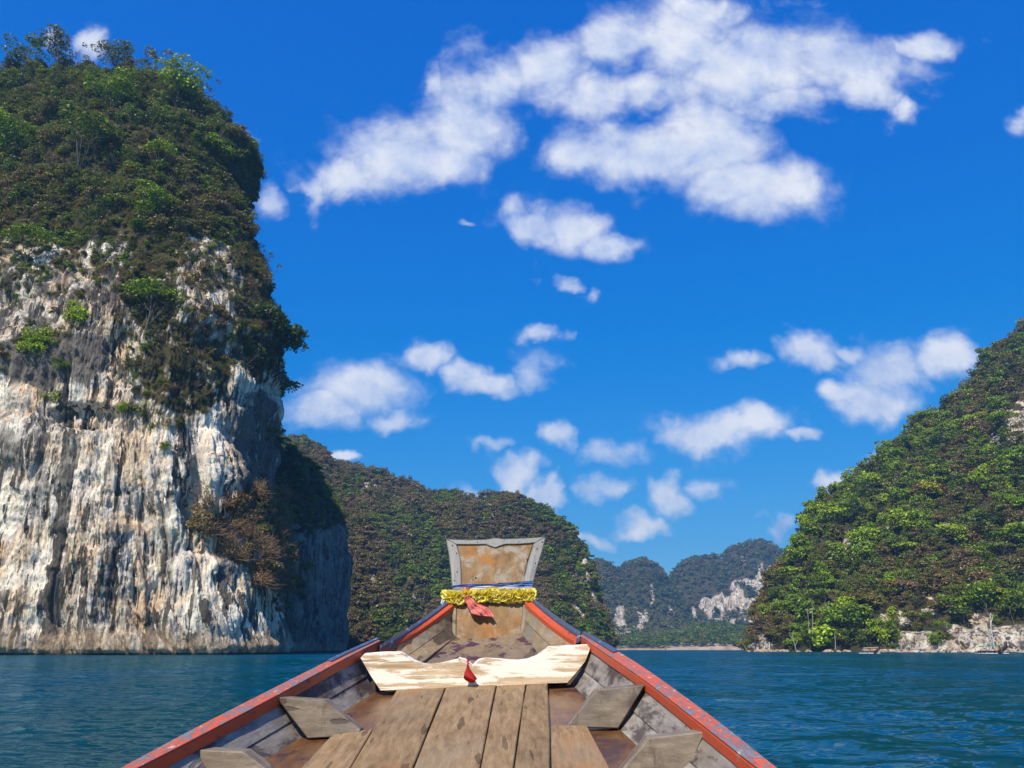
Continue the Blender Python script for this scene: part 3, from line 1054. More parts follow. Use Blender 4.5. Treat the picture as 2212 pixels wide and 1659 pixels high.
def cliff_growth():
    rng = np.random.default_rng(3)
    px, py = LC_QX, LC_QY
    nz = perlin(px / 45, py / 45, 0 * px, 40)
    nz2 = perlin(px / 18, py / 18, 0 * px, 41)
    full = sstep(640, 500, py + 70 * nz)
    patch = ell(px, py, [(320, 640, 75, 120, 1), (390, 770, 110, 130, 1.2), (360, 860, 80, 70, 1), (500, 600, 90, 120, 1), (550, 640, 70, 170, 1.2), (575, 720, 45, 100, 1.1), (430, 640, 60, 60, .7), (40, 600, 60, 60, .7), (110, 690, 60, 55, .6), (30, 780, 50, 50, .7),
                         (170, 610, 45, 40, .5), (250, 560, 120, 60, .8), (450, 560, 90, 70, .9), (620, 825, 28, 24, 1), (600, 950, 40, 22, .7), (30, 1260, 40, 30, .35), (640, 1240, 60, 120, .9)])
    Wt = np.clip(full + patch * (0.5 + 1.2 * nz2), 0, 1)
    Wt *= (Wt > 0.22)
    Wt = Wt * (py < 1395)
    n = 15000
    pos, r, c = sample_grid(LC_P, Wt, n, rng)
    nor = LC_N[r, c]
    pp = py[r, c]
    xx = px[r, c]
    up = pp < 520
    kind = np.empty(n, int)
    a, _ = picks(rng, n, {'shrub': 4, 'round': 1.6, 'tuft': 3.0, 'sparse': 0.8, 'twig': 1.0})
    b, _ = picks(rng, n, {'shrub': 3.0, 'tuft': 5, 'twig': 2.2, 'sparse': 0.6})
    kind = np.where(up, a, b)
    tn = perlin(pos[:, 0] / 22, pos[:, 1] / 22, pos[:, 2] / 22, 50)
    t1 = tints(rng, n, {'deep': 3, 'olive': 4, 'mid': 3, 'dull': 2, 'fresh': .8})
    t2 = tints(rng, n, {'olive': 3, 'brown': 2.2, 'dull': 3, 'mid': 1})
    T = np.where((tn > 0.10)[:, None], t2, t1)
    big = np.isin(kind, PROTO_ID['round'] + PROTO_ID['sparse'])
    sz = np.where(big, rng.uniform(4.5, 8.5, n), rng.uniform(2.4, 5.2, n))
    sz = np.where(up, sz, sz * 0.85)
    turn = np.stack([rng.normal(0, 0.18, n) + 0.35 * (~up), rng.normal(0, 0.18, n), rng.uniform(0, 6.28, n)], 1)
    # lean out from the wall
    pos = pos + nor * (0.15 * sz)[:, None] * 0.4 - np.array((0, 0, 1)) * (0.08 * sz)[:, None]
    size = np.stack([sz * 1.15, sz * 1.15, sz * rng.uniform(0.85, 1.15, n)], 1)
    plant_mass('cliff_scrub', pos, kind, turn, size, T, 'dark green and brown scrub covering the top of the left cliff', 'scrub')
    # the dry brown thicket on the ledge low on the right of the wall
    rng = np.random.default_rng(5)
    Wd = ell(px, py, [(450, 1120, 55, 40, 1), (530, 1150, 85, 60, 1), (590, 1200, 55, 70, 1), (560, 1100, 60, 40, .8)]) * (nz2 > -0.35)
    n = 900
    pos, r, c = sample_grid(LC_P, Wd, n, rng)
    kind, _ = picks(rng, n, {'twig': 4, 'tuft': 1.5, 'sparse': 1.5, 'shrub': 1.2})
    sz = rng.uniform(4.5, 9.0, n)
    T = tints(rng, n, {'rust': 3, 'brown': 4, 'dull': 1.4, 'olive': .8})
    turn = np.stack([rng.normal(0.5, 0.3, n), rng.normal(0, 0.3, n), rng.uniform(0, 6.28, n)], 1)
    plant_mass('dry_thicket', pos + LC_N[r, c] * rng.uniform(0.2, 3.5, (n, 1)), kind, turn, np.stack([sz, sz, sz * .8], 1), T, 'brown dry thicket on the ledge at the right of the left cliff', 'thicket')


cliff_growth()


def cliff_trees():
    # bright green trees that catch the eye, (column, row, height px, tint, width, label)
    spots = [
        (320, 640, 120, 'fresh', 1.15, 'broad bright green tree halfway down the left cliff, above a dark hollow'),
        (85, 705, 62, 'bright', 1.3, 'yellow-green tree low on the left cliff near the left picture edge'),
        (168, 640, 66, 'bright', 1.0, 'small bright green tree on pale rock, right of the yellow-green one'),
        (60, 525, 95, 'fresh', 1.2, 'bright green tree at the edge of bare rock, far left of the cliff'),
        (385, 170, 92, 'bright', 1.25, 'bright green rounded tree on the top right shoulder of the left cliff'),
        (470, 315, 60, 'bright', 1.4, 'light green tree on the right slope of the left cliff, below its shoulder'),
        (345, 330, 74, 'bright', 1.1, 'light green leafy tree in the middle of the wooded cliff top'),
        (25, 290, 110, 'fresh', 1.3, 'light green tree at the left picture edge on the upper cliff'),
        (240, 190, 80, 'fresh', 1.5, 'wide fresh green tree just under the left cliff skyline'),
        (170, 300, 130, 'mid', 1.4, 'large mid green tree in the centre of the upper left cliff'),
        (350, 435, 90, 'fresh', 1.2, 'green leafy tree at the lower edge of the cliff-top wood'),
        (115, 840, 34, 'fresh', 1.3, 'little green bush alone on the pale cliff wall, left'),
        (265, 858, 36, 'bright', 1.2, 'little green bush under the dark hanging scrub on the cliff'),
        (360, 952, 22, 'fresh', 1.4, 'tiny green bush in the middle of the streaked cliff wall'),
        (455, 1110, 34, 'fresh', 1.1, 'small green bush at the left of the dry brown thicket'),
        (130, 770, 40, 'mid', 1.3, 'small dull green bush on grey rock in the cliff wall'),
    ]
    for i, (px, py, hp, tint, wd, lab) in enumerate(spots):
        p = on_grid(LC_P, LC_QX, LC_QY, px, py + hp * 0.5)
        h = hp * np.linalg.norm(p) / FPX
        small = hp < 75 and py > 480
        k = 'round' if (small or i % 3) else 'umbrella'
        if small:
            h *= 1.15
        off = np.array((0.0, 0.3, -0.62 * h)) if small else np.array((0, -1.2, -0.12 * h))
        plant_tree(k + '_fine', p + off, h * 0.95, lab, None, tint, 'bush' if hp < 45 else 'tree', 'bush' if hp < 45 else 'tree', i, width=wd * (0.85 if small else 1.0))
    # skyline trees
    sky_t = [
        (12, 75, 62, 'sparse', 'deep', 'thin dark tree at the left picture edge on the cliff skyline'),
        (60, 95, 62, 'umbrella', 'mid', 'flat-crowned green tree second from the left on the cliff skyline'),
        (128, 100, 66, 'umbrella', 'olive', 'wide open-branched tree on the cliff skyline, third from the left'),
        (160, 112, 50, 'sparse', 'deep', 'small dark tree left of the skyline gap on the cliff'),
        (240, 105, 60, 'umbrella', 'olive', 'open-branched tree right of the skyline gap on the cliff'),
        (278, 112, 52, 'umbrella', 'mid', 'flat-crowned tree beside the open-branched one on the cliff skyline'),
        (345, 118, 70, 'sparse', 'olive', 'lone upright tree with an airy crown on the cliff skyline'),
        (448, 190, 56, 'sparse', 'deep', 'dark thin tree on the right shoulder of the left cliff'),
        (480, 262, 46, 'sparse', 'deep', 'dark bushy tree hanging over the right edge of the upper cliff'),
        (574, 575, 62, 'sparse', 'olive', 'thin tree leaning out against the sky, right edge of the left cliff'),
        (592, 660, 60, 'shrub', 'deep', 'dark leafy bush hanging from the right edge of the left cliff'),
        (603, 720, 50, 'shrub', 'deep', 'dark leafy bush above the overhang at the right of the left cliff'),
        (622, 818, 34, 'shrub', 'olive', 'tufted bush on the tip of the cliff overhang'),
        (613, 935, 30, 'sparse', 'deep', 'small thin tree below the overhang on the right edge of the left cliff'),
    ]
    for i, (px, py, hp, k, tint, lab) in enumerate(sky_t):
        q = on_grid(LC_P, LC_QX, LC_QY, px, py + hp * 0.9)
        p = q + np.array((0.0, 0.0, -0.5))
        if py < 200:
            near_ = np.abs(LC_QX - px) < 7
            yy_ = np.where(near_, LC_QY, 1e9)
            p = LC_P[np.unravel_index(np.argmin(yy_), yy_.shape)] + np.array((0.0, -1.5, -1.0))
        h = hp * np.linalg.norm(p) / FPX
        plant_tree(k + '_fine', p, h * (2.0 if k == 'shrub' else 1.1), lab, None, tint, 'bush' if k == 'shrub' else 'tree', 'bush' if k == 'shrub' else 'tree', i, width=1.2)


cliff_trees()


# ------------------------------------------------------------------ hills: ground rises from the shore to a ridge line
def hill(name, label, ridge, shore, crest, dz_tree, prof, nc, nr, rough, back=1.35, rocks=(), cliffs=(), seed=0, bare=0.0, mat=None, noise_px=0.0):
    """ridge: [(column, row)]; shore, crest: [(column, distance)]; prof: [(t, height share)]; cliffs: [(col0, col1, height m)] steps at the shore"""
    ridge = np.array(ridge, float)
    cols = np.linspace(ridge[0, 0], ridge[-1, 0], nc)
    rows = np.interp(cols, ridge[:, 0], ridge[:, 1])
    rows = rows + noise_px * (fbm(cols / 60, 0 * cols + seed, 0 * cols, 4, seed + 80, 0.6))
    Ys = np.interp(cols, *np.array(shore, float).T)
    Yc = np.interp(cols, *np.array(crest, float).T)
    top = np.array([at(c, r, y) for c, r, y in zip(cols, rows, Yc)])
    H = np.maximum(top[:, 2] - dz_tree, 1.0)
    pr = np.array(prof, float)
    t = np.concatenate([np.linspace(0, 0.1, nr // 4, endpoint=False), np.linspace(0.1, 1, nr - nr // 4)])
    t = np.concatenate([t, np.linspace(1.02, back, nr // 8)])
    T = t[:, None]
    Yd = Ys[None] + (Yc - Ys)[None] * T
    # columns fan out from the viewpoint; at every distance the ground keeps its bearing
    az = top[:, 0] / top[:, 1]
    X = az[None] * Yd
    share = np.interp(np.minimum(t, 1), pr[:, 0], pr[:, 1])
    fall = np.where(t > 1, (t - 1) / (back - 1), 0)
    Z = H[None] * (share * (1 - 0.75 * fall ** 1.3))[:, None]
    cl = np.zeros(nc)
    for (a, b, hgt) in cliffs:
        cl = np.maximum(cl, hgt * sstep(a - 14, a + 14, cols) * sstep(b + 14, b - 14, cols))
    step = sstep(0.0, 0.035, T + 0.006 * perlin(X / 14, Yd / 14, 0 * X, seed + 70))
    Z = np.maximum(Z, np.minimum(cl[None] * step, 1e9)) * 1.0
    Z = np.where(T < 0.001, -2.0, Z)
    w = sstep(0.0, 0.12, T) * np.where(T <= 1, sstep(1.02, 0.85, T) * 0.8 + 0.2, 0.6)
    n1 = fbm(X / (rough * 9), Yd / (rough * 9), 0 * X, 4, seed + 1, 0.5, True)
    n2 = fbm(X / (rough * 2.6), Yd / (rough * 2.6), Z / (rough * 2.6), 3, seed + 2)
    n3 = fbm(X / (rough * 0.8), Yd / (rough * 0.8), Z / (rough * 0.8), 3, seed + 3)
    Z2 = Z + w * rough * (1.0 * n1 + 0.55 * n2 + 0.16 * n3) * np.clip(H[None] / 60, 0.12, 1)
    Z2 = np.where(T < 0.001, -2.0, np.maximum(Z2, 0.15))
    P = np.stack([X, Yd, Z2], -1)
    # jagged faces where rock is bare
    px, py = project(P)
    jag = perlin(px / 16, py / 26, 0 * px, seed + 9)
    rk = 1.0 * ell(px + 14 * jag, py + 14 * perlin(px / 14, py / 20, 0 * px + 4, seed + 10), rocks) if rocks else 0 * px
    bs_ = max(1.0, Ys.mean() / 500)
    br = fbm(X / (9 * bs_), Yd / (30 * bs_), Z2 / (14 * bs_), 4, seed + 11, 0.55)
    rk = np.clip(rk * (sstep(-0.12, 0.18, br) if bs_ < 2 else sstep(-0.30, 0.10, br)) + 0.6 * np.maximum(rk - 1, 0), 0, 1)
    rk = np.maximum(rk, (cl[None] > 3) * sstep(0.06, 0.03, T) * sstep(-0.35, -0.05, br))
    f = fbm(X / 5.0, Yd / 30, Z2 / 14, 4, seed + 20, 0.6, True)
    P[..., 1] += -rk * (f * 2.6) * (Yd / 500)
    P[..., 0] += rk * fbm(X / 6, Yd / 6, Z2 / 6, 3, seed + 21) * 2.0
    if rk.max() > 0:
        sc_ = max(1.0, Ys.mean() / 500)
        f1, f2, rv = cells(X / (3.2 * sc_), Yd / (9 * sc_), Z2 / (4.5 * sc_), seed + 22)
        P[..., 1] += -rk * sc_ * (2.4 * (rv - 0.5) - 1.4 * sstep(0.2, 0.0, f2 - f1))
    soil = np.clip(1 - rk * 1.2, 0, 1)
    o = obj(name, np_mesh(name, P.reshape(-1, 3), grid_faces(*P.shape[:2]), mat or M_ROCK_HILL, True, {'soil': soil, 'weather': 0 * soil + 0.25}))
    tag(o, label, 'hill', kind='structure')
    qx, qy = project(P)
    return dict(P=P, px=qx, py=qy, rock=rk, T=np.repeat(t[:, None], nc, 1), cols=cols)


def grow(h, name, label, n, size, kinds, tint_a, tint_b, seed, tn_scale=40, thr=0.05, maxt=1.15, dense=None, hue=None):
    rng = np.random.default_rng(seed)
    Wt = np.clip(1 - h['rock'] * 1.3, 0, 1) * (h['T'] < maxt) * (h['P'][..., 2] > 1.5)
    if dense is not None:
        Wt = Wt * dense
    pos, r, c = sample_grid(h['P'], Wt, n, rng)
    kind, kn = picks(rng, n, kinds)
    sc = {'round': 1.0, 'umbrella': 1.0, 'tall': 1.15, 'shrub': 0.75, 'sparse': 1.0, 'tuft': 0.5, 'twig': 0.7, 'far': 1.0}
    sz = rng.uniform(size[0], size[1], n) * np.array([sc[k] for k in kn])
    tn = perlin(pos[:, 0] / tn_scale, pos[:, 1] / tn_scale, pos[:, 2] / tn_scale, seed + 5) + 0.6 * perlin(pos[:, 0] / tn_scale * 2.7, pos[:, 1] / tn_scale * 2.7, pos[:, 2] / tn_scale * 2.7, seed + 6)
    if hue is not None:
        tn = tn + hue(h['px'][r, c], h['py'][r, c])
    T = np.where((tn > thr)[:, None], tints(rng, n, tint_b), tints(rng, n, tint_a))
    turn = np.stack([rng.normal(0, 0.08, n), rng.normal(0, 0.08, n), rng.uniform(0, 6.28, n)], 1)
    w = rng.uniform(0.95, 1.35, n)
    plant_mass(name, pos - np.array((0, 0, 1)) * (0.12 * sz)[:, None], kind, turn, np.stack([sz * w, sz * w, sz], 1), T, label, 'forest')
    return rng


# right-hand hill
RH = hill('right_hill', 'steep forested hill rising on the right shore', [
    (1606, 1400), (1614, 1385), (1625, 1345), (1645, 1300), (1668, 1252), (1695, 1212), (1725, 1165), (1765, 1105), (1800, 1075), (1835, 1055), (1865, 1030), (1905, 995), (1945, 965), (1980, 925), (2045, 890), (2100, 850), (2122, 805), (2145, 765), (2185, 735), (2220, 712), (2300, 650), (2420, 590), (2600, 520)],
    [(1606, 560), (1700, 520), (1850, 470), (2000, 445), (2212, 425), (2600, 420)], [(1606, 575), (1660, 620), (1800, 690), (2000, 740), (2212, 760), (2600, 780)],
    7.0, [(0, 0.0), (0.02, 0.02), (0.12, 0.14), (0.3, 0.36), (0.6, 0.68), (0.85, 0.92), (1, 1)], 330, 260, 11.0,
    rocks=[(2200, 905, 36, 64, 1.5), (2150, 960, 20, 24, 1), (2070, 880, 16, 30, .7), (2090, 970, 18, 24, .8), (1830, 1175, 10, 40, .7), (1955, 1345, 60, 34, .9), (2045, 1375, 60, 30, 1), (1900, 1370, 30, 30, 1), (2125, 1345, 30, 50, .9), (2090, 1240, 10, 50, .7), (2000, 1320, 18, 40, .8),
           (1700, 1330, 8, 40, .8), (1790, 1315, 12, 22, .8), (1640, 1370, 14, 30, .6), (2040, 1140, 12, 50, .6), (2180, 1250, 12, 60, .6), (1990, 1235, 14, 30, .5)],
    cliffs=[(1885, 2150, 9), (1612, 1660, 5)], seed=300, noise_px=16)


def rh_hue(px, py):
    return ell(px, py, [(1650, 1330, 60, 90, .5), (1960, 1290, 160, 60, .5), (2150, 850, 120, 160, .45), (2080, 1150, 110, 160, .3)]) - ell(px, py, [(1800, 1150, 120, 130, .5), (1760, 1330, 90, 60, .6)])


grow(RH, 'right_hill_forest', 'dense mixed green and brown forest over the right hill', 7000, (5.0, 13.5), {'round': 4, 'umbrella': 2, 'tall': 1.5, 'shrub': 3, 'sparse': 2, 'twig': 1.2},
     {'mid': 4, 'fresh': 3.0, 'deep': 1.8, 'bright': 1.2, 'olive': 3.4}, {'olive': 4.5, 'brown': 2.2, 'dull': 3.5, 'mid': 2.2}, 310, 34, 0.12, hue=rh_hue)

# the long wooded mountain behind the prow
MM = hill('middle_mountain', 'long forested mountain behind the prow of the boat', [
    (560, 960), (615, 968), (660, 980), (690, 995), (712, 1018), (760, 1014), (800, 1030), (850, 1052), (900, 1056), (960, 1070), (1010, 1084), (1060, 1087), (1108, 1094), (1130, 1118), (1160, 1134), (1190, 1158), (1230, 1188), (1266, 1218), (1282, 1262), (1298, 1312), (1310, 1352), (1322, 1390), (1330, 1401)],
    [(560, 760), (760, 770), (1000, 790), (1200, 810), (1330, 850)], [(560, 1120), (760, 1100), (1000, 1080), (1200, 1000), (1280, 930), (1330, 865)],
    6.0, [(0, 0.0), (0.02, 0.015), (0.3, 0.33), (0.6, 0.66), (0.9, 0.95), (1, 1)], 320, 200, 36.0,
    rocks=[(900, 1105, 10, 40, .5), (1035, 1085, 40, 18, .7), (880, 1235, 60, 14, .6), (1262, 1230, 14, 40, .7), (1250, 1310, 12, 40, .7), (1195, 1270, 8, 40, .6), (1275, 1290, 10, 50, .7), (1205, 1320, 10, 40, .6), (1290, 1350, 10, 30, .6), (940, 1092, 60, 16, 1), (800, 1062, 26, 22, .8), (1060, 1110, 40, 14, .8), (740, 1180, 16, 60, .8), (800, 1240, 40, 24, .8), (890, 1300, 30, 20, .7), (1285, 1300, 14, 70, 1.2), (1255, 1250, 18, 40, 1), (1000, 1300, 30, 14, .6)], seed=400, noise_px=30)


def mm_hue(px, py):
    return ell(px, py, [(770, 1250, 70, 150, .6), (830, 1130, 90, 60, .45), (900, 1330, 90, 50, .5), (1000, 1220, 60, 60, .2)]) - ell(px, py, [(880, 1180, 60, 90, .6), (960, 1250, 60, 60, .6), (840, 1330, 50, 40, .6), (1230, 1260, 60, 120, .25)])


grow(MM, 'middle_mountain_forest', 'olive and brown forest over the mountain behind the prow', 9000, (6.5, 15), {'round': 4, 'umbrella': 2, 'tall': 1.2, 'shrub': 3, 'far': 3},
     {'mid': 4, 'deep': 1.5, 'olive': 4, 'fresh': 2}, {'olive': 3.5, 'brown': 3.4, 'dull': 4}, 410, 60, -0.06, hue=mm_hue)

# distant hazy peaks
def far_peak(name, label, ridge, Y0, Y1, rocks, seed, n, floor=0.02):
    h = hill(name, label, ridge, [(0, Y0), (3000, Y0)], [(0, Y1), (3000, Y1)], 6.0,
             [(0, 0), (0.03, 0.01), (0.35, 0.10), (0.55, 0.30), (0.68, 0.62), (0.85, 0.85), (1, 1)], 220, 150, 34.0, rocks=rocks, seed=seed)
    grow(h, name + '_forest', 'blue-green forest on ' + label.split(',')[0], n, (11, 20), {'far': 1}, {'mid': 3, 'deep': 3, 'olive': 2}, {'olive': 2, 'dull': 2, 'mid': 2, 'brown': 1}, seed + 5, 150, 0.15)
    return h


FP1 = far_peak('far_double_peak', 'distant hazy twin-topped peak, left of the sky notch', [(1180, 1250), (1230, 1235), (1272, 1222), (1300, 1214), (1322, 1232), (1338, 1240), (1352, 1226), (1385, 1213), (1408, 1222), (1425, 1234), (1445, 1262), (1470, 1300), (1500, 1345), (1530, 1395)],
               1800, 2500, [(1345, 1345, 22, 34, 1), (1378, 1335, 22, 30, .9), (1410, 1285, 10, 30, .6), (1450, 1330, 10, 40, .6)], 500, 2600)
FP2 = far_peak('far_broad_peak', 'distant hazy broad peak, right of the sky notch', [(1400, 1396), (1425, 1320), (1442, 1262), (1462, 1228), (1490, 1210), (1530, 1208), (1560, 1206), (1578, 1184), (1605, 1178), (1632, 1170), (1660, 1175), (1690, 1194), (1720, 1205), (1780, 1240), (1850, 1300)],
               1950, 2700, [(1560, 1315, 62, 30, 1), (1600, 1290, 40, 34, .9), (1520, 1330, 26, 22, .9), (1490, 1345, 8, 18, .6), (1640, 1270, 16, 50, .7), (1590, 1215, 20, 20, .4), (1660, 1250, 10, 40, .5), (1650, 1330, 40, 30, .8)], 550, 3000)
# low wooded foreshore under the peaks, with a strip of bare bank
def foreshore():
    m, N = material('bare_bank')
    pos = N.n('ShaderNodeNewGeometry').outputs['Position']
    principled(N, Base_Color=N.ramp(N.noise(pos, 0.05, 4, 0.6), [(0.35, (0.20, 0.14, 0.095)), (0.65, (0.36, 0.29, 0.22))]), Roughness=0.95)
    h = hill('far_shore', 'low wooded far shore with a pale bank under the distant peaks', [(1300, 1390), (1340, 1375), (1400, 1372), (1440, 1366), (1480, 1360), (1520, 1352), (1570, 1350), (1620, 1358), (1700, 1370)],
             [(0, 1500), (3000, 1500)], [(0, 1850), (3000, 1850)], 9.0, [(0, 0.0), (0.015, 0.09), (0.03, 0.14), (0.3, 0.35), (0.7, 0.8), (1, 1)], 160, 60, 8.0, seed=600, mat=m)
    grow(h, 'far_shore_forest', 'green forest low along the far shore under the distant peaks', 2400, (9, 16), {'far': 1}, {'mid': 3, 'fresh': 1.2, 'deep': 2}, {'olive': 3, 'mid': 2, 'dull': 1}, 610, 60, 0.2, dense=(h['T'] > 0.022) * 1.0)


foreshore()


# ------------------------------------------------------------------ the second, shaded cliff behind the great one
def build_second_cliff():
    Y0 = 490
    base = smooth_path([(-330, 540), (-220, 492), (-150, 472), (-126, 474), (-117, 486), (-117, 520), (-119, 560), (-122, 610), (-127, 650), (-150, 690), (-220, 720)], 300)
    # keep the outermost corner on its bearing
    prof = [(1404, 0), (1300, -1), (1180, 1), (1130, 4), (1080, 14), (1045, 32), (1025, 60)]
    zz = [at(690, p, 610)[2] for p, _ in prof]
    zz[0] = -2.0
    ff = [f for _, f in prof]
    zz += [zz[-1] - 3, zz[-1] - 40]
    ff += [90, 130]
    q = smooth_path(np.stack([zz, ff], 1), 210)
    Z, Fo = q[:, 0], q[:, 1]
    cen = np.array((-210.0, 590.0))
    dirs = cen[None] - base
    dirs /= np.linalg.norm(dirs, axis=1, keepdims=True)
    XY = base[None] + dirs[None] * Fo[:, None, None]
    P = np.concatenate([XY, np.repeat(Z[:, None, None], len(base), 1)], -1)
    nrm = np.concatenate([-np.repeat(dirs[None], len(Z), 0), np.zeros((len(Z), len(base), 1))], -1)
    x, y, z = P[..., 0], P[..., 1], P[..., 2]
    along = np.repeat(np.concatenate([[0], np.cumsum(np.linalg.norm(np.diff(base, axis=0), axis=1))])[None], len(Z), 0)
    wa_ = along + 6 * fbm(x / 18, y / 18, z / 26, 3, 705)
    d = 5.0 * fbm(wa_ / 40, 0 * x, z / 45, 3, 700) + 2.2 * fbm(wa_ / 9, 0 * x, z / 60, 4, 701, 0.55, True) + 1.6 * fbm(x / 6, y / 6, z / 8, 4, 702)
    f1, f2, rv = cells(wa_ / 9.0, y / 40.0, z / 20.0, 706)
    d += 3.0 * (rv - 0.5) - 1.6 * sstep(0.2, 0, f2 - f1)
    f1, f2, rv = cells(wa_ / 3.2, y / 20.0, z / 8.0, 707)
    d += 1.2 * (rv - 0.5)
    P = P + nrm * d[..., None]
    P[..., 2] = np.where(z < 0, -2.0, P[..., 2])
    px, py = project(P)
    soil = sstep(1170, 1090, py + 40 * perlin(px / 14, py / 14, 0 * px, 74))
    o = obj('shaded_cliff', np_mesh('shaded_cliff', P.reshape(-1, 3), grid_faces(*P.shape[:2]), M_ROCK_SHADE, True, {'soil': soil, 'weather': 0.3 + 0 * soil}))
    tag(o, 'shaded blue-grey limestone cliff behind the great left cliff', 'cliff', kind='structure')
    rng = np.random.default_rng(71)
    Wt = np.clip(sstep(1150, 1085, py + 55 * perlin(px / 16, py / 16, 0 * px, 72)) + ell(px, py, [(640, 1200, 26, 120, .8), (650, 1120, 40, 60, .8)]) * (perlin(px / 9, py / 9, 0 * px, 73) > -0.1), 0, 1)
    n = 1500
    pos, r, c = sample_grid(P, Wt, n, rng)
    kind, _ = picks(rng, n, {'round': 3, 'shrub': 4, 'tuft': 1.5, 'umbrella': 1})
    sz = rng.uniform(4, 9, n)
    plant_mass('shaded_cliff_scrub', pos, kind, np.stack([rng.normal(0, .1, n), rng.normal(0, .1, n), rng.uniform(0, 6.28, n)], 1), np.stack([sz * 1.2, sz * 1.2, sz], 1),
               tints(rng, n, {'deep': 3, 'mid': 3, 'olive': 2, 'fresh': .5}), 'dark green scrub on top of the shaded cliff', 'scrub')


build_second_cliff()

# ------------------------------------------------------------------ the wooden boat the picture is taken from
S24 = 2400.0 / 2212.0
ROLL = 0.04


def q6(x, y): return (250 + x / 2.6024, 1350 + y / 2.6024)
def q7(x, y): return (1050 + x / 2.6024, 1350 + y / 2.6024)
def q5(x, y): return (950 + x / 4.1467, 1200 + y / 4.1467)


def at24(p, Y):
    return at(p[0] / S24, p[1] / S24, Y)


def hit(p, z0, s, roll=ROLL):
    """where the sight line meets the plane z = z0 + s y + roll (x + 0.15)"""
    d = ray(p[0] / S24, p[1] / S24)
    t = (z0 + roll * 0.15 - CAM_H) / (d[2] - s * d[1] - roll * d[0])
    return np.array((0, 0, CAM_H)) + d * t


DECK = (0.80, 0.14)
RAILP = (0.815, 0.177)
def deck(p, dz=0.0): return hit(p, DECK[0] + dz, DECK[1])
def railp(p, dz=0.0): return hit(p, RAILP[0] + dz, RAILP[1])


def line_at(a, b, Y):
    t = (Y - a[1]) / (b[1] - a[1])
    return a + (b - a) * t


def aft_line(a, b, Yend, Ystraight=1.4):
    """points of a line on the boat carried aft: it bends parallel to the keel near the helm"""
    far, near = (a, b) if a[1] > b[1] else (b, a)
    s = line_at(far, near, Ystraight)
    e = s.copy()
    sl = (near[2] - far[2]) / (near[1] - far[1])
    e[1] = Yend
    e[2] = s[2] + sl * (Yend - Ystraight) * 0.5
    return [far, near, s, e] if near[1] > Ystraight + 0.01 else [far, s, e]


BOAT_LOC = np.array((-0.15, 0.0, 0.0))
boat = bpy.data.objects.new('longtail_boat', None)
COL.objects.link(boat)
boat.location = BOAT_LOC
tag(boat, 'weathered wooden longtail boat bow with orange-red rails in the foreground', 'boat')


def part(mb, name, mat, parent=None, **k):
    o = mb.build(name, mat, parent or boat, **k)
    if parent is None:
        o.location = tuple(-BOAT_LOC)
    return o


def wood(name, cols, grain, stain=None, rough=0.75, gloss=0.25, blotch=None, crack=0.5, worn=None, bump=0.004, flip=None):
    m, N = material(name)
    g = N.n('ShaderNodeNewGeometry')
    pos = g.outputs['Position']
    oi = N.n('ShaderNodeObjectInfo')
    off = N.vmath('SCALE', (7.3, 3.1, 5.7), scale=oi.outputs['Random'])
    p = N.vmath('ADD', pos, off)
    gv = N.vmath('MULTIPLY', p, grain)
    wob = N.noise(p, 3.0, 3, 0.5, color=True)
    gv = N.vmath('MULTIPLY_ADD', N.vmath('SUBTRACT', wob, (.5, .5, .5)), (1.1, 1.1, 1.1), gv)
    gr = N.noise(gv, 1.0, 8, 0.68)
    bl = N.noise(p, 3.2, 5, 0.6)
    base = N.ramp(N.math('ADD', N.math('MULTIPLY', gr, 0.75), N.math('MULTIPLY', bl, 0.25)), [(0.32, cols[0]), (0.5, cols[1]), (0.68, cols[2])])
    if blotch:
        c, sc, lo, hi, amt = blotch
        base = N.mix(N.math('MULTIPLY', N.smooth(N.noise(N.vmath('ADD', p, (4, 9, 2)), sc, 6, 0.66, 0.4), lo, hi), amt), base, c)
    if stain:
        c, sc, lo, hi, amt = stain
        base = N.mix(N.math('MULTIPLY', N.smooth(N.noise(N.vmath('MULTIPLY', p, sc), 1.0, 7, 0.7, 0.3), lo, hi), amt), base, c)
    if worn:
        c, sc, lo, hi, amt = worn
        base = N.mix(N.math('MULTIPLY', N.smooth(N.noise(N.vmath('MULTIPLY', N.vmath('ADD', p, (1.7, 2.2, 8.1)), sc), 1.0, 8, 0.72), lo, hi), amt), base, c)
    fine = N.noise(N.vmath('MULTIPLY', gv, (3, 3, 3)), 1.0, 4, 0.6)
    ck = N.math('MULTIPLY', N.smooth(N.noise(N.vmath('MULTIPLY', gv, (0.42, 0.30, 0.42)), 1.0, 2, 0.5), 0.655, 0.675), crack)
    base = N.mix(ck, base, (0.012, 0.009, 0.007))
    speck = N.smooth(N.noise(p, 60.0, 3, 0.6), 0.66, 0.72)
    base = N.mix(N.math('MULTIPLY', speck, 0.35), base, (0.05, 0.035, 0.025))
    tone = N.lin(oi.outputs['Random'], 0, 1, 0.86, 1.12)
    base = N.n('ShaderNodeHueSaturation', Color=base, Value=tone).outputs[0]
    h = N.math('SUBTRACT', N.math('ADD', gr, N.math('MULTIPLY', fine, 0.4)), N.math('MULTIPLY', ck, 1.2))
    bp = N.n('ShaderNodeBump', Strength=0.9, Distance=bump, Height=h)
    rg = N.lin(bl, 0.3, 0.7, max(rough - 0.12, 0.1), min(rough + 0.1, 1.0))
    principled(N, Base_Color=base, Roughness=rg, Normal=bp.outputs[0], Specular_IOR_Level=gloss)
    return m


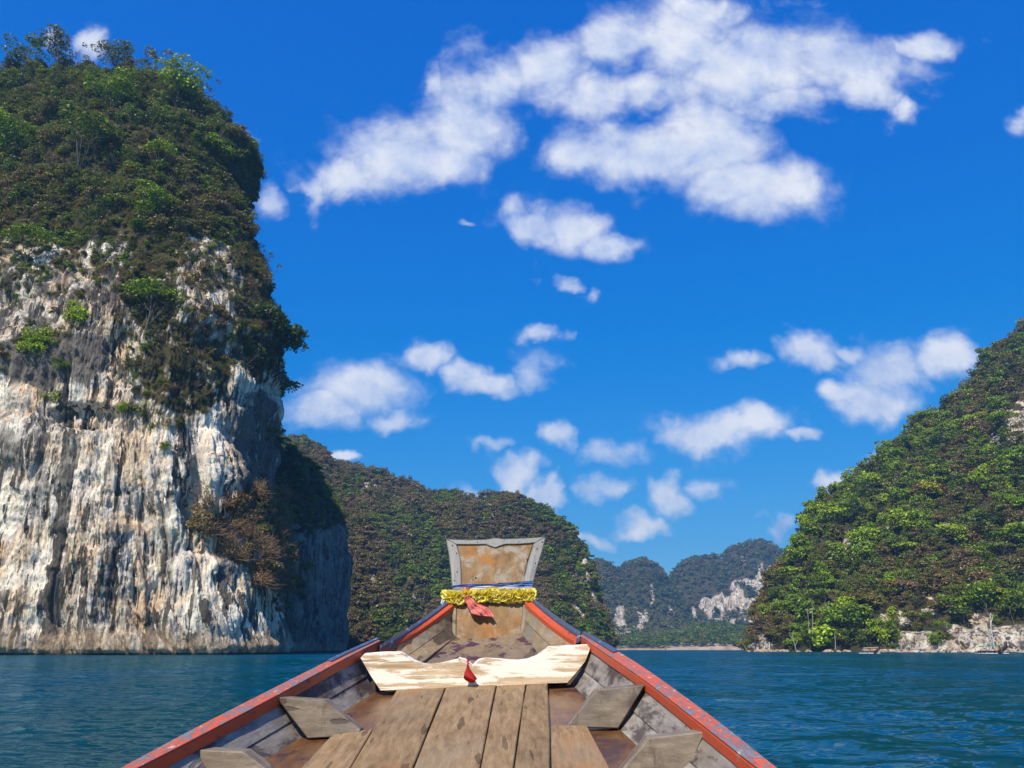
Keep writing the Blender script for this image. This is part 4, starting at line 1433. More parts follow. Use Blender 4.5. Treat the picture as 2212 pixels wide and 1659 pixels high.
def painted(name, paint, under, lo, hi, prim=(0.55, 0.53, 0.50), rough=0.55, sc=9.0):
    """peeling boat paint over an older coat"""
    m, N = material(name)
    pos = N.n('ShaderNodeNewGeometry').outputs['Position']
    pe = N.noise(N.vmath('MULTIPLY', pos, (1.6, 0.55, 1.6)), sc, 8, 0.72, 0.6)
    big = N.noise(pos, 2.6, 4, 0.6)
    v = N.math('ADD', pe, N.math('MULTIPLY', N.math('SUBTRACT', big, 0.5), 0.35))
    base = N.mix(N.smooth(v, lo, hi), paint, under)
    base = N.mix(N.math('MULTIPLY', N.smooth(N.noise(N.vmath('MULTIPLY', pos, (1.4, 0.8, 1.4)), 26.0, 6, 0.7), 0.60, 0.66), 0.75), base, prim)
    base = N.mix(N.math('MULTIPLY', N.smooth(N.noise(pos, 14, 6, 0.7), 0.5, 0.75), 0.35), base, (0.10, 0.05, 0.04))
    bp = N.n('ShaderNodeBump', Strength=0.7, Distance=0.003, Height=N.math('ADD', N.smooth(v, lo, hi, 1, 0), N.math('MULTIPLY', N.noise(pos, 60, 4, 0.6), 0.3)))
    principled(N, Base_Color=base, Roughness=rough, Normal=bp.outputs[0], Specular_IOR_Level=0.35)
    return m


M_DECK = wood('deck_wood', [(0.12, 0.07, 0.032), (0.25, 0.16, 0.08), (0.35, 0.245, 0.135)], (44, 1.5, 44), stain=((0.30, 0.145, 0.06), (3.5, 1.4, 3.5), 0.52, 0.66, 0.65), blotch=((0.25, 0.205, 0.15), 2.2, 0.48, 0.66, 0.4), worn=((0.07, 0.04, 0.035), (6, 4, 6), 0.64, 0.72, 0.7))
M_HULL = wood('grey_hull_wood', [(0.13, 0.112, 0.10), (0.235, 0.208, 0.185), (0.34, 0.31, 0.28)], (30, 2.0, 30), stain=((0.045, 0.028, 0.030), (4.5, 2.6, 6), 0.50, 0.60, 0.85), blotch=((0.19, 0.155, 0.12), 2.5, 0.5, 0.64, 0.7), crack=0.4)
M_RIB = wood('rib_wood', [(0.10, 0.075, 0.055), (0.195, 0.155, 0.115), (0.30, 0.25, 0.195)], (7, 26, 26), stain=((0.075, 0.05, 0.045), (8, 8, 3), 0.54, 0.66, 0.7), blotch=((0.13, 0.115, 0.105), 5, 0.5, 0.65, 0.6))
M_BEAM = wood('bleached_wood', [(0.24, 0.15, 0.08), (0.46, 0.335, 0.21), (0.58, 0.46, 0.32)], (2.0, 26, 46), stain=((0.78, 0.71, 0.61), (2.2, 6, 22), 0.47, 0.53, 0.9), blotch=((0.42, 0.23, 0.10), 4.0, 0.58, 0.72, 0.55), crack=0.75, gloss=0.15, bump=0.003)
M_BOW = wood('bow_wood', [(0.13, 0.085, 0.045), (0.23, 0.165, 0.095), (0.33, 0.26, 0.165)], (18, 4.0, 22), stain=((0.17, 0.065, 0.02), (6, 5, 8), 0.56, 0.68, 0.7), blotch=((0.20, 0.185, 0.16), 3.5, 0.46, 0.62, 0.7), worn=((0.06, 0.035, 0.02), (11, 9, 11), 0.64, 0.71, 0.7))
M_PROW = wood('prow_wood', [(0.10, 0.052, 0.022), (0.19, 0.11, 0.048), (0.25, 0.17, 0.095)], (16, 16, 3.0), stain=((0.28, 0.115, 0.026), (4, 4, 5), 0.50, 0.62, 0.8), blotch=((0.26, 0.23, 0.19), 6.5, 0.48, 0.60, 0.85), worn=((0.10, 0.06, 0.035), (9, 9, 7), 0.66, 0.74, 0.6))
M_BILGE = wood('varnished_bilge', [(0.085, 0.036, 0.015), (0.14, 0.064, 0.025), (0.20, 0.10, 0.038)], (20, 2.0, 20), stain=((0.035, 0.014, 0.036), (5, 3.5, 5), 0.52, 0.64, 0.85), rough=0.3, gloss=0.55, worn=((0.22, 0.12, 0.05), (9, 5, 9), 0.6, 0.72, 0.6), crack=0.0)
M_PEEL = wood('peeling_floor', [(0.13, 0.09, 0.055), (0.21, 0.155, 0.10), (0.28, 0.22, 0.15)], (16, 4, 16), stain=((0.050, 0.018, 0.045), (8, 4.5, 8), 0.53, 0.58, 0.95), blotch=((0.26, 0.13, 0.04), 3.0, 0.56, 0.70, 0.8), rough=0.5, gloss=0.4)
M_RED = painted('red_paint', (0.50, 0.075, 0.026), (0.20, 0.06, 0.045), 0.60, 0.66, prim=(0.40, 0.16, 0.10))
M_REDTOP = painted('peeling_red_paint', (0.50, 0.10, 0.05), (0.17, 0.175, 0.20), 0.505, 0.535, sc=30.0)
M_BLUE = painted('blue_paint', (0.055, 0.075, 0.135), (0.13, 0.13, 0.14), 0.60, 0.66, prim=(0.5, 0.5, 0.52), rough=0.42)
M_OUT = wood('outer_hull_wood', [(0.05, 0.035, 0.025), (0.10, 0.07, 0.05), (0.16, 0.12, 0.09)], (20, 2, 20))


def metal_sheet():
    m, N = material('zinc_sheet')
    pos = N.n('ShaderNodeNewGeometry').outputs['Position']
    n = N.noise(pos, 16, 6, 0.65)
    dents = N.noise(pos, 30, 3, 0.5)
    rust = N.smooth(N.noise(pos, 9, 6, 0.7), 0.6, 0.72)
    base = N.mix(N.math('MULTIPLY', rust, 0.4), N.ramp(n, [(0.3, (0.115, 0.112, 0.11)), (0.7, (0.21, 0.205, 0.20))]), (0.30, 0.20, 0.12))
    bp = N.n('ShaderNodeBump', Strength=0.5, Distance=0.006, Height=N.math('ADD', dents, N.math('MULTIPLY', n, 0.3)))
    principled(N, Base_Color=base, Metallic=0.0, Specular_IOR_Level=0.35, Roughness=N.lin(n, 0.3, 0.7, 0.42, 0.6), Normal=bp.outputs[0])
    return m


M_ZINC = metal_sheet()

# --- deck planks
YEND = -3.0
LN = {
    'L0': (q6(1760, 700), q6(1480, 1171)), 'A': (q6(2065, 685), q6(1870, 1171)), 'B': (q7(295, 672), q7(195, 1171)),
    'K': (q7(475, 665), q7(400, 1171)), 'C': (q7(610, 655), q7(625, 1171)), 'S': (q6(1370, 962), q6(1170, 1171)), 'T': (q7(855, 905), q7(1000, 1171)),
}
DL = {k: aft_line(deck(a), deck(b), YEND) for k, (a, b) in LN.items()}


def along(L, Ys):
    P = np.array(L)
    o = np.argsort(P[:, 1])
    P = P[o]
    out = np.stack([np.interp(Ys, P[:, 1], P[:, k]) for k in range(3)], 1)
    hi = Ys > P[-1, 1]
    if hi.any():
        out[hi] = [line_at(P[-2], P[-1], y) for y in Ys[hi]]
    return out


def plank(left, right, far_l, far_r, thick=0.024, gap=0.004, sag=0.0, seed=0):
    rng = np.random.default_rng(seed)
    n = 16
    t = np.linspace(0, 1, n)
    yl, yr = YEND + (far_l - YEND) * t, YEND + (far_r - YEND) * t
    a, b = along(DL[left], yl), along(DL[right], yr)
    w = (b - a) / np.linalg.norm(b - a, axis=1, keepdims=True)
    wob = (rng.normal(0, 0.0012, n), rng.normal(0, 0.0012, n))
    a, b = a + w * (gap + wob[0])[:, None], b - w * (gap + wob[1])[:, None]
    a[:, 2] += sag
    b[:, 2] += sag
    V, F = [], []
    dn = np.array((0, 0, -thick))
    for i in range(n):
        V += [a[i], b[i], b[i] + dn, a[i] + dn]
    for i in range(n - 1):
        for k in range(4):
            F.append((4 * i + k, 4 * i + (k + 1) % 4, 4 * i + 4 + (k + 1) % 4, 4 * i + 4 + k))
    F += [(3, 2, 1, 0), (4 * n - 4, 4 * n - 3, 4 * n - 2, 4 * n - 1)]
    mb = MB()
    mb.add(V, F)
    return part(mb, 'deck_plank', M_DECK, bevel=0.0035)


YB = float(deck(q6(2212, 675))[1])          # the cross beam stands here
plank('L0', 'A', YB + 0.03, YB + 0.03, sag=0.0, seed=1)
plank('A', 'B', YB + 0.03, YB + 0.03, sag=0.003, seed=2)
plank('B', 'K', YB + 0.03, YB + 0.03, gap=0.003, seed=3)
plank('K', 'C', YB + 0.03, YB + 0.03, gap=0.002, sag=0.0, seed=4)
plank('S', 'L0', float(deck(q6(1370, 962))[1]), float(deck(q6(1622, 925))[1]), gap=0.004, sag=-0.004, seed=5)
plank('C', 'T', float(deck(q7(622, 905))[1]), float(deck(q7(855, 905))[1]), gap=0.005, sag=-0.003, seed=6)

# --- bilge and hull sides
BZ = -0.03
bl = aft_line(deck(q6(1670, 700), BZ), deck(q6(960, 1150), BZ), YEND)
br = aft_line(deck(q7(725, 650), BZ), deck(q7(1135, 1055), BZ), YEND)
RL_O = [railp(q6(*p)) for p in ((1650, 388), (1400, 500), (1000, 700), (500, 957), (105, 1171))]
RL_I = [railp(q6(*p)) for p in ((1674, 402), (1470, 506), (1000, 764), (500, 1028), (218, 1171))]
RR_O = [railp(q7(*p)) for p in ((832, 350), (980, 432), (1200, 568), (1600, 858), (1995, 1171))]
RR_I = [railp(q7(*p)) for p in ((800, 372), (966, 492), (1206, 660), (1608, 976), (1856, 1171))]


def rail_line(L, n=26):
    P = smooth_path(L, 40)
    far = P[np.argsort(-P[:, 1])]
    tail = aft_line(far[-6], far[-1], YEND, 1.1)[-2:]
    full = np.vstack([far, tail])
    Ys = np.concatenate([np.linspace(far[0, 1], 1.1, n), np.linspace(0.9, YEND, 5)])
    o = np.argsort(full[:, 1])
    return np.stack([np.interp(Ys, full[o, 1], full[o, k]) for k in range(3)], 1)


RL_O, RL_I, RR_O, RR_I = (rail_line(L) for L in (RL_O, RL_I, RR_O, RR_I))
RL_I = RL_I * 0.86 + RL_O * 0.14
RR_I = RR_I * 0.86 + RR_O * 0.14


def sweep(name, lines, mat, closed=True, caps=True, parent=None, **k):
    """skin a list of parallel polylines"""
    n = len(lines[0])
    m = len(lines)
    mb = MB()
    V = [p for i in range(n) for p in (L[i] for L in lines)]
    F = []
    for i in range(n - 1):
        for j in range(m if closed else m - 1):
            F.append((i * m + j, i * m + (j + 1) % m, (i + 1) * m + (j + 1) % m, (i + 1) * m + j))
    if closed and caps:
        F += [tuple(range(m - 1, -1, -1)), tuple((n - 1) * m + j for j in range(m))]
    mb.add(V, F)
    return part(mb, name, mat, parent, **k)


RD = np.array((0, 0, -0.042))
RAILS = []
for side, O, I in ((-1, RL_O, RL_I), (1, RR_O, RR_I)):
    rail = sweep('gunwale_rail', [O, I, I + RD, O + RD], M_RED, bevel=0.005)
    # weathered upper coat
    RAILS.append(rail)
    cap = sweep('rail_cap', [O + (0, 0, .006), I + (0, 0, .006), I + (0, 0, .0005), O + (0, 0, .0005)], M_REDTOP, bevel=0.002, parent=rail)

YS = np.linspace(YB + 0.12, YEND, 30)


def stat(L, Ys):
    P = np.array(L)
    o = np.argsort(P[:, 1])
    P = P[o]
    out = np.stack([np.interp(Ys, P[:, 1], P[:, k]) for k in range(3)], 1)
    hi = Ys > P[-1, 1]
    if hi.any():
        out[hi] = [line_at(P[-2], P[-1], y) for y in Ys[hi]]
    return out


BLs, BRs = stat(bl, YS), stat(br, YS)
for side, B, I in ((-1, BLs, RL_I), (1, BRs, RR_I)):
    top = stat(I, YS) + np.array((side * 0.012, 0, -0.03))
    mid = B * 0.52 + top * 0.48 + np.array((side * 0.018, 0, -0.012))
    e = np.array((-side * 0.0, 0, 0.003))
    # two strakes a side, the upper lapping the lower
    sweep('hull_strake', [B + (side * 0.004, 0, -0.02), mid, mid + (side * 0.03, 0, -0.012), B + (side * 0.06, 0, -0.05)], M_HULL, bevel=0.002)
    sweep('hull_strake', [mid + (-side * 0.004, 0, 0.003), top, top + (side * 0.03, 0, 0), mid + (side * 0.028, 0, 0)], M_HULL, bevel=0.002)
sweep('bilge_floor', [BLs + (-0.05, 0, 0), BRs + (0.05, 0, 0), BRs + (0.05, 0, -0.03), BLs + (-0.05, 0, -0.03)], M_BILGE)

# --- ribs standing against the sides
def rib(pts, conv, Y, thick=0.07, lean=0.03):
    f = [at24(conv(*p), Y) for p in pts]
    zlo = min(p[2] for p in f)
    zhi = max(p[2] for p in f)
    b = [p + np.array((0, thick + lean * (p[2] - zlo) / (zhi - zlo), 0.0)) for p in f]
    mb = MB()
    mb.prism(f, b)
    return part(mb, 'rib', M_RIB, bevel=0.004)


rib([(1030, 738), (1330, 757), (1548, 938), (1540, 975), (1225, 992)], q6, float(deck(q6(1420, 950))[1]))
rib([(460, 1056), (830, 1072), (965, 1171), (1040, 1260), (720, 1275)], q6, float(deck(q6(1000, 1215))[1]))
rib([(905, 697), (1205, 664), (1040, 930), (718, 922)], q7, float(deck(q7(850, 902))[1]))
rib([(1225, 988), (1575, 948), (1445, 1220), (1022, 1232)], q7, float(deck(q7(1060, 1185))[1]))

# --- cross beam with its carved bow-shaped edge
beam_px = [q6(*p) for p in ((1670, 699), (1612, 612), (1548, 500), (1562, 484), (1640, 478), (1700, 475), (1790, 476), (1825, 497), (1870, 527), (1920, 546), (1975, 552), (2040, 543), (2100, 528), (2150, 516))]
beam_px += [q7(*p) for p in ((60, 508), (105, 520), (130, 538), (147, 556), (163, 538), (185, 520), (230, 513), (300, 517), (370, 524), (430, 526), (490, 517), (545, 495), (585, 467), (618, 442), (720, 437), (855, 430), (868, 442), (838, 520), (790, 580), (727, 652), (610, 655), (295, 671), (0, 684))]
f = [at24(p, YB) for p in beam_px]
b = [p + np.array((0, 0.085, 0.012)) for p in f]
mb = MB()
mb.prism(f, b)
beam = part(mb, 'cross_beam', M_BEAM, bevel=0.004, seg=2)

# --- bow: rails, sides and floor that close on the prow
YP = 5.55
def bowline(pa, pb, Ya, Yb, n=9, sag=0.0):
    """straight in the picture between two pixels, with a gentle sheer"""
    out = []
    for t in np.linspace(0, 1, n):
        p = (pa[0] + (pb[0] - pa[0]) * t, pa[1] + (pb[1] - pa[1]) * t + sag * 4 * t * (1 - t))
        out.append(at24(p, Ya + (Yb - Ya) * t))
    return np.array(out)


YR = float(RL_O[0][1])
YRr = float(RR_O[0][1])
for side, oo, om, oi, Y0 in ((-1, (q5(378, 893), q5(-250, 1312)), (q5(420, 900), q5(-240, 1345)), (q5(478, 898), q5(-260, 1400)), YR),
                             (1, (q5(1262, 862), q5(1705, 1180)), (q5(1235, 878), q5(1668, 1208)), (q5(1160, 878), q5(1640, 1262)), YRr)):
    A = bowline(oo[0], oo[1], YP + 0.08, Y0 - 0.12, sag=3)
    Bm = bowline(om[0], om[1], YP + 0.08, Y0 - 0.12, sag=4)
    Ci = bowline(oi[0], oi[1], YP + 0.08, Y0 - 0.12, sag=5)
    sweep('bow_rail', [Bm, Ci, Ci + (0, 0, -0.03), Bm + (0, 0, -0.03)], M_RED, bevel=0.003)
    sweep('blue_cap', [A + (0, 0, 0.012), Bm + (0, 0, 0.012), Bm + (0, 0, -0.04), A + (0, 0, -0.04)], M_BLUE, bevel=0.003)
    if side < 0:
        CL_top, OL_bow = Ci, A
    else:
        CR_top, OR_bow = Ci, A

chL = bowline(q5(470, 1208), q5(20, 1545), YP + 0.06, 4.62)
chR = bowline(q5(1115, 1164), q5(1345, 1440), YP + 0.06, 4.62)
for side, top, ch in ((-1, CL_top, chL), (1, CR_top, chR)):
    t2 = top + np.array((side * 0.004, 0, -0.022))
    mid = t2 * 0.5 + ch * 0.5 + np.array((side * 0.01, 0, -0.008))
    sweep('bow_strake', [ch, mid, mid + (side * 0.025, 0, -0.01), ch + (side * 0.03, 0, -0.02)], M_BOW, bevel=0.002)
    sweep('bow_strake', [mid + (-side * 0.003, 0, 0.002), t2, t2 + (side * 0.025, 0, 0), mid + (side * 0.022, 0, 0)], M_BOW, bevel=0.002)
cm = (chL + chR) / 2 + np.array((0, 0, -0.015))
sweep('bow_floor', [chL + (-0.02, 0, 0.002), cm, chR + (0.02, 0, 0.002), chR + (0.02, 0, -0.03), cm + (0, 0, -0.03), chL + (-0.02, 0, -0.03)], M_PEEL)
# a loose batten along the left chine
bt = bowline(q5(440, 1235), q5(90, 1500), YP - 0.01, 4.66)
sweep('chine_batten', [bt + (0.0, 0, 0.012), bt + (0.022, 0, 0.010), bt + (0.022, 0, -0.004), bt + (0, 0, -0.004)], M_BOW, bevel=0.002)
# short plates lying on the thick rails where they end
for O, I, rail in ((RL_O, RL_I, RAILS[0]), (RR_O, RR_I, RAILS[1])):
    i0, i1 = 0, 5
    up = np.array((0, 0, 0.0135))
    a, c = O[i0:i1] + up, (O[i0:i1] * 0.45 + I[i0:i1] * 0.55) + up
    sweep('rail_plate', [a, c, c - (0, 0, 0.006), a - (0, 0, 0.006)], M_BLUE, bevel=0.002, parent=rail)


# --- prow board
def YPr(row):
    return 5.55 + (1495 - row) / 230.0 * 0.30


def pr(p, fwd=0.0):
    return at24(p, YPr(p[1]) - fwd)


def slab(name, px, mat, thick, fwd, bevel=0.004, parent=None):
    f = [pr(p, fwd) for p in px]
    b = [p + np.array((0, thick, 0.0)) for p in f]
    mb = MB()
    mb.prism(f, b)
    return part(mb, name, mat, parent, bevel=bevel)


slab('prow_board', [q5(486, 1262), q5(497, 1000), q5(505, 880), q5(528, 740), q5(545, 620), q5(535, 480), q5(505, 330), q5(470, 290), q5(860, 275), q5(1290, 268), q5(1240, 330), q5(1190, 480), q5(1160, 600), q5(1148, 740), q5(1147, 880), q5(1140, 1000), q5(1113, 1222), q5(900, 1240)], M_PROW, 0.05, 0.0)
slab('prow_post', [q5(452, 1262), q5(458, 1000), q5(464, 880), q5(497, 880), q5(495, 1000), q5(490, 1262)], M_BOW, 0.05, 0.012)
slab('prow_post', [q5(1110, 1215), q5(1140, 1000), q5(1146, 880), q5(1176, 880), q5(1172, 1000), q5(1156, 1215)], M_BOW, 0.05, 0.012)
zl = slab('zinc_flashing', [q5(393, 262), q5(420, 400), q5(440, 560), q5(452, 720), q5(470, 880), q5(520, 880), q5(545, 700), q5(547, 590), q5(535, 450), q5(500, 318), q5(470, 290)], M_ZINC, 0.075, 0.012, 0.006)
zr = slab('zinc_flashing', [q5(1367, 240), q5(1325, 400), q5(1275, 560), q5(1245, 680), q5(1225, 880), q5(1150, 880), q5(1148, 665), q5(1165, 600), q5(1195, 470), q5(1245, 312), q5(1280, 270)], M_ZINC, 0.075, 0.012, 0.006)
zt = slab('zinc_flashing', [q5(393, 262), q5(600, 272), q5(790, 266), q5(875, 252), q5(960, 262), q5(1200, 254), q5(1367, 240), q5(1262, 300), q5(1100, 312), q5(968, 314), q5(920, 330), q5(873, 348), q5(828, 332), q5(780, 314), q5(620, 316), q5(492, 314)], M_ZINC, 0.08, 0.017, 0.005)
M_NAIL, Nn = material('nail')
principled(Nn, Base_Color=(0.55, 0.54, 0.52), Metallic=0.8, Roughness=0.35)
for p in ((495, 395), (500, 575), (1262, 490), (1283, 350), (455, 320), (1330, 285), (680, 628), (1180, 450), (475, 660), (700, 290), (1100, 285)):
    c = pr(q5(*p), 0.022)
    mb = MB()
    mb.tube([c + (0, 0.012, 0), c, c - (0, 0.003, 0)], [0.0045, 0.0045, 0.002], 8)
    part(mb, 'nail_head', M_NAIL, zl if p[0] < 560 else (zr if p[0] > 1240 else zt))

# --- outer skin of the hull down to the keel
def outer(side, O, bow):
    up = np.vstack([bow[:-1][::1], O + RD])
    up = up[np.argsort(-up[:, 1])]
    low = []
    for p in up:
        y = p[1]
        zk = -0.35 + 1.75 * sstep(1.5, 5.9, y)
        low.append((BOAT_LOC[0] + (p[0] - BOAT_LOC[0]) * 0.10, y - 0.05, zk))
    low = np.array(low)
    mid = up * 0.55 + low * 0.45 + np.array((side * 0.10, 0, -0.08)) * sstep(5.6, 4.6, up[:, 1])[:, None]
    sweep('outer_strake', [up + (side * 0.004, 0, -0.004), mid, mid + (-side * 0.02, 0, 0), up + (-side * 0.01, 0, -0.02)], M_OUT)
    sweep('outer_strake', [mid, low, low + (-side * 0.005, 0, 0.02), mid + (-side * 0.02, 0, 0)], M_OUT)


outer(-1, RL_O, OL_bow + np.array((0, 0, -0.02)))
outer(1, RR_O, OR_bow + np.array((0, 0, -0.02)))


# ------------------------------------------------------------------ offerings tied round the prow
def cloth_mat(name, c, c2=None, rough=0.7, sheen=0.3):
    m, N = material(name)
    pos = N.n('ShaderNodeNewGeometry').outputs['Position']
    n = N.noise(pos, 26, 4, 0.6)
    tr = N.n('ShaderNodeBsdfTranslucent', Color=c)
    col = N.mix(N.smooth(n, 0.35, 0.7), c, c2 or tuple(x * 0.8 for x in c))
    bs = N.n('ShaderNodeBsdfPrincipled', Base_Color=col, Roughness=rough, Specular_IOR_Level=sheen)
    mx = N.n('ShaderNodeMixShader', i0=0.42, i1=bs.outputs[0], i2=tr.outputs[0])
    N.n('ShaderNodeOutputMaterial', Surface=mx.outputs[0])
    return m


M_PETAL = cloth_mat('yellow_petal', (0.95, 0.80, 0.09), (0.97, 0.90, 0.42), 0.9, 0.08)
M_PINK = cloth_mat('pink_satin', (0.72, 0.155, 0.135), (0.80, 0.33, 0.28), 0.45, 0.5)
M_REDC = cloth_mat('red_cloth', (0.50, 0.020, 0.022), (0.36, 0.012, 0.014), 0.6)
M_BLUEC = cloth_mat('blue_satin', (0.045, 0.12, 0.42), (0.22, 0.34, 0.68), 0.4, 0.5)
M_WHITEC = cloth_mat('white_satin', (0.74, 0.72, 0.78), (0.60, 0.58, 0.74), 0.45, 0.5)
M_TEALC = cloth_mat('green_satin', (0.03, 0.16, 0.14), None, 0.45, 0.5)


def petal_head(seed):
    """a ruffled paper flower, about one unit across"""
    rng = np.random.default_rng(seed)
    V, F = [], []
    for i in range(22):
        a, el = rng.uniform(0, 6.28), rng.uniform(-1.2, 1.5)
        d = np.array((math.cos(a) * math.cos(el), math.sin(a) * math.cos(el), math.sin(el)))
        s = np.cross(d, rng.normal(0, 1, 3))
        s /= np.linalg.norm(s)
        u = np.cross(d, s)
        b = len(V)
        for k in range(4):
            t = k / 3
            w = 0.12 + 0.30 * math.sin(math.pi * min(t * 0.75 + 0.1, 1))
            c = d * (0.08 + 0.46 * t) + u * (0.16 * t * t)
            V += [c - s * w + d * 0.05 * rng.normal(), c + u * 0.05, c + s * w + d * 0.05 * rng.normal()]
        for k in range(3):
            for j in range(2):
                q = b + 3 * k + j
                F.append((q, q + 1, q + 4, q + 3))
    return np_mesh('petals', np.array(V), np.array(F), M_PETAL, True)


HEADS = [petal_head(s) for s in (1, 2, 3, 4)]
garland = bpy.data.objects.new('flower_garland', None)
COL.objects.link(garland)
gp = pr(q5(860, 810), 0.05)
garland.location = tuple(gp)
tag(garland, 'garland of ruffled yellow flowers tied around the prow', 'garland')
gr_pts = []
rg = np.random.default_rng(12)
for i in range(26):
    t = i / 25
    x = 405 + (1232 - 405) * t
    y = 818 - 8 * t + 10 * math.sin(9 * t)
    gr_pts.append(pr(q5(x, y + rg.normal(0, 7)), 0.035 + 0.012 * math.sin(math.pi * t)))
L0, L1 = gr_pts[0], gr_pts[-1]
for k in range(1, 13):                       # round the back of the board
    t = k / 13
    gr_pts.append(L1 * (1 - t) + L0 * t + np.array((0, 0.13 * math.sin(math.pi * t) ** 0.4, 0)))
mbg = MB()
mbg.tube([p - gp for p in gr_pts] + [gr_pts[0] - gp], 0.012, 6, False)
mbg.build('cord', M_PETAL, garland)
for i, p in enumerate(gr_pts):
    for j in range(2 if i < 26 else 1):
        o = obj('flower', HEADS[(i + 2 * j) % 4], garland)
        o.location = tuple(p - gp + np.array((rg.normal(0, 0.006), -0.004 * j, (0.012 if j else -0.012) if i < 26 else 0)))
        o.rotation_euler = tuple(rg.uniform(0, 6.28, 3))
        s = rg.uniform(0.052, 0.068)
        o.scale = (s, s, s)


def ribbon(name, label, rows, mat, fwd=0.03, folds=5, amp=0.006, cat='ribbon', nv=14):
    """rows: list of ((x0,y0),(x1,y1)) across pairs down the length in the prow close-up; pleated lengthwise"""
    rows = np.array([[q5(*a), q5(*b)] for a, b in rows], float)
    n = len(rows)
    tt = np.linspace(0, n - 1, 5 * (n - 1) + 1)
    A = np.stack([np.interp(tt, np.arange(n), rows[:, 0, k]) for k in (0, 1)], 1)
    B = np.stack([np.interp(tt, np.arange(n), rows[:, 1, k]) for k in (0, 1)], 1)
    G = []
    for i in range(len(tt)):
        r = []
        for j in range(nv):
            s = j / (nv - 1)
            p = A[i] * (1 - s) + B[i] * s
            ph = folds * s * 6.28 + 0.6 * math.sin(i * 0.5)
            dep = amp * math.sin(ph) + amp * 0.8 * math.sin(i * 0.9 + 3 * s)
            r.append(pr(p, fwd + dep))
        G.append(r)
    G = np.array(G)
    org = G.reshape(-1, 3).mean(0)
    nr_, nc_ = G.shape[:2]
    back = G + np.array((0, 0.003, 0))
    V = np.concatenate([G.reshape(-1, 3), back.reshape(-1, 3)]) - org
    F = grid_faces(nr_, nc_)
    F = np.concatenate([F, F[:, ::-1] + nr_ * nc_])
    o = obj(name, np_mesh(name, V, F, mat, True))
    o.location = tuple(org)
    tag(o, label, cat)
    return o


ribbon('blue_ribbon', 'shiny blue ribbon wound round the prow above the flowers', [((445, 716), (448, 742)), ((600, 700), (600, 728)), ((800, 698), (800, 716)), ((1000, 692), (1000, 716)), ((1120, 682), (1120, 722)), ((1238, 676), (1238, 725))], M_BLUEC, 0.034, 2, 0.005)
ribbon('white_ribbon', 'white satin ribbon between the blue ribbon and the flowers', [((452, 736), (470, 760)), ((620, 726), (622, 765)), ((820, 716), (822, 765)), ((1020, 714), (1020, 762)), ((1236, 722), (1236, 752))], M_WHITEC, 0.028, 2, 0.005)
ribbon('green_ribbon', 'thin dark green ribbon edging the top of the blue one', [((900, 690), (900, 698)), ((1050, 683), (1050, 691)), ((1150, 674), (1150, 683)), ((1237, 670), (1237, 680))], M_TEALC, 0.036, 1, 0.003)
ribbon('pink_ribbon', 'pink satin sash hanging from the garland down the prow', [((555, 728), (640, 732)), ((556, 790), (618, 785)), ((575, 850), (640, 835)), ((610, 920), (700, 880)), ((640, 985), (800, 925)), ((700, 1005), (868, 1018))], M_PINK, 0.072, 3, 0.010)
ribbon('white_tail', 'white ribbon end at the left of the garland', [((372, 812), (384, 815)), ((352, 850), (378, 856)), ((342, 892), (366, 896))], M_WHITEC, 0.04, 1, 0.003)

# red cloth knotted in the notch of the beam
mbk = MB()
kc = at24(q5(632, 1560), YB - 0.03)
pts = [at24(q5(*p), YB - 0.012 - d) for p, d in (((606, 1478), 0.0), ((604, 1515), 0.012), ((612, 1545), 0.02), ((622, 1580), 0.03), ((634, 1610), 0.036), ((645, 1635), 0.034), ((648, 1660), 0.022))]
rad = [0.004, 0.006, 0.012, 0.024, 0.027, 0.024, 0.007]
n_ = 12
V, F = [], []
for i, (p, r_) in enumerate(zip(pts, rad)):
    for k in range(n_):
        a = 6.283 * k / n_
        rr = r_ * (1 + 0.28 * math.sin(3 * a + i * 1.1) + 0.12 * math.sin(7 * a + i))
        V.append(p - kc + np.array((rr * math.cos(a), rr * 0.8 * math.sin(a), 0.25 * rr * math.sin(2 * a))))
for i in range(len(pts) - 1):
    for k in range(n_):
        F.append((i * n_ + k, i * n_ + (k + 1) % n_, (i + 1) * n_ + (k + 1) % n_, (i + 1) * n_ + k))
mbk.add(V, F)
mbk.add([pts[0] - kc, pts[0] - kc + np.array((0.012, 0.03, 0.02)), pts[0] - kc + np.array((-0.006, 0.03, 0.022)), pts[1] - kc], [(0, 1, 2, 3)])
o = mbk.build('red_cloth', M_REDC, smooth=True)
o.location = tuple(kc)
tag(o, 'red cloth knotted in the notch of the pale cross beam', 'cloth')

# ------------------------------------------------------------------ single trees of the right hill
def rh_point(px, py):
    return on_grid(RH['P'], RH['px'], RH['py'], px, py)


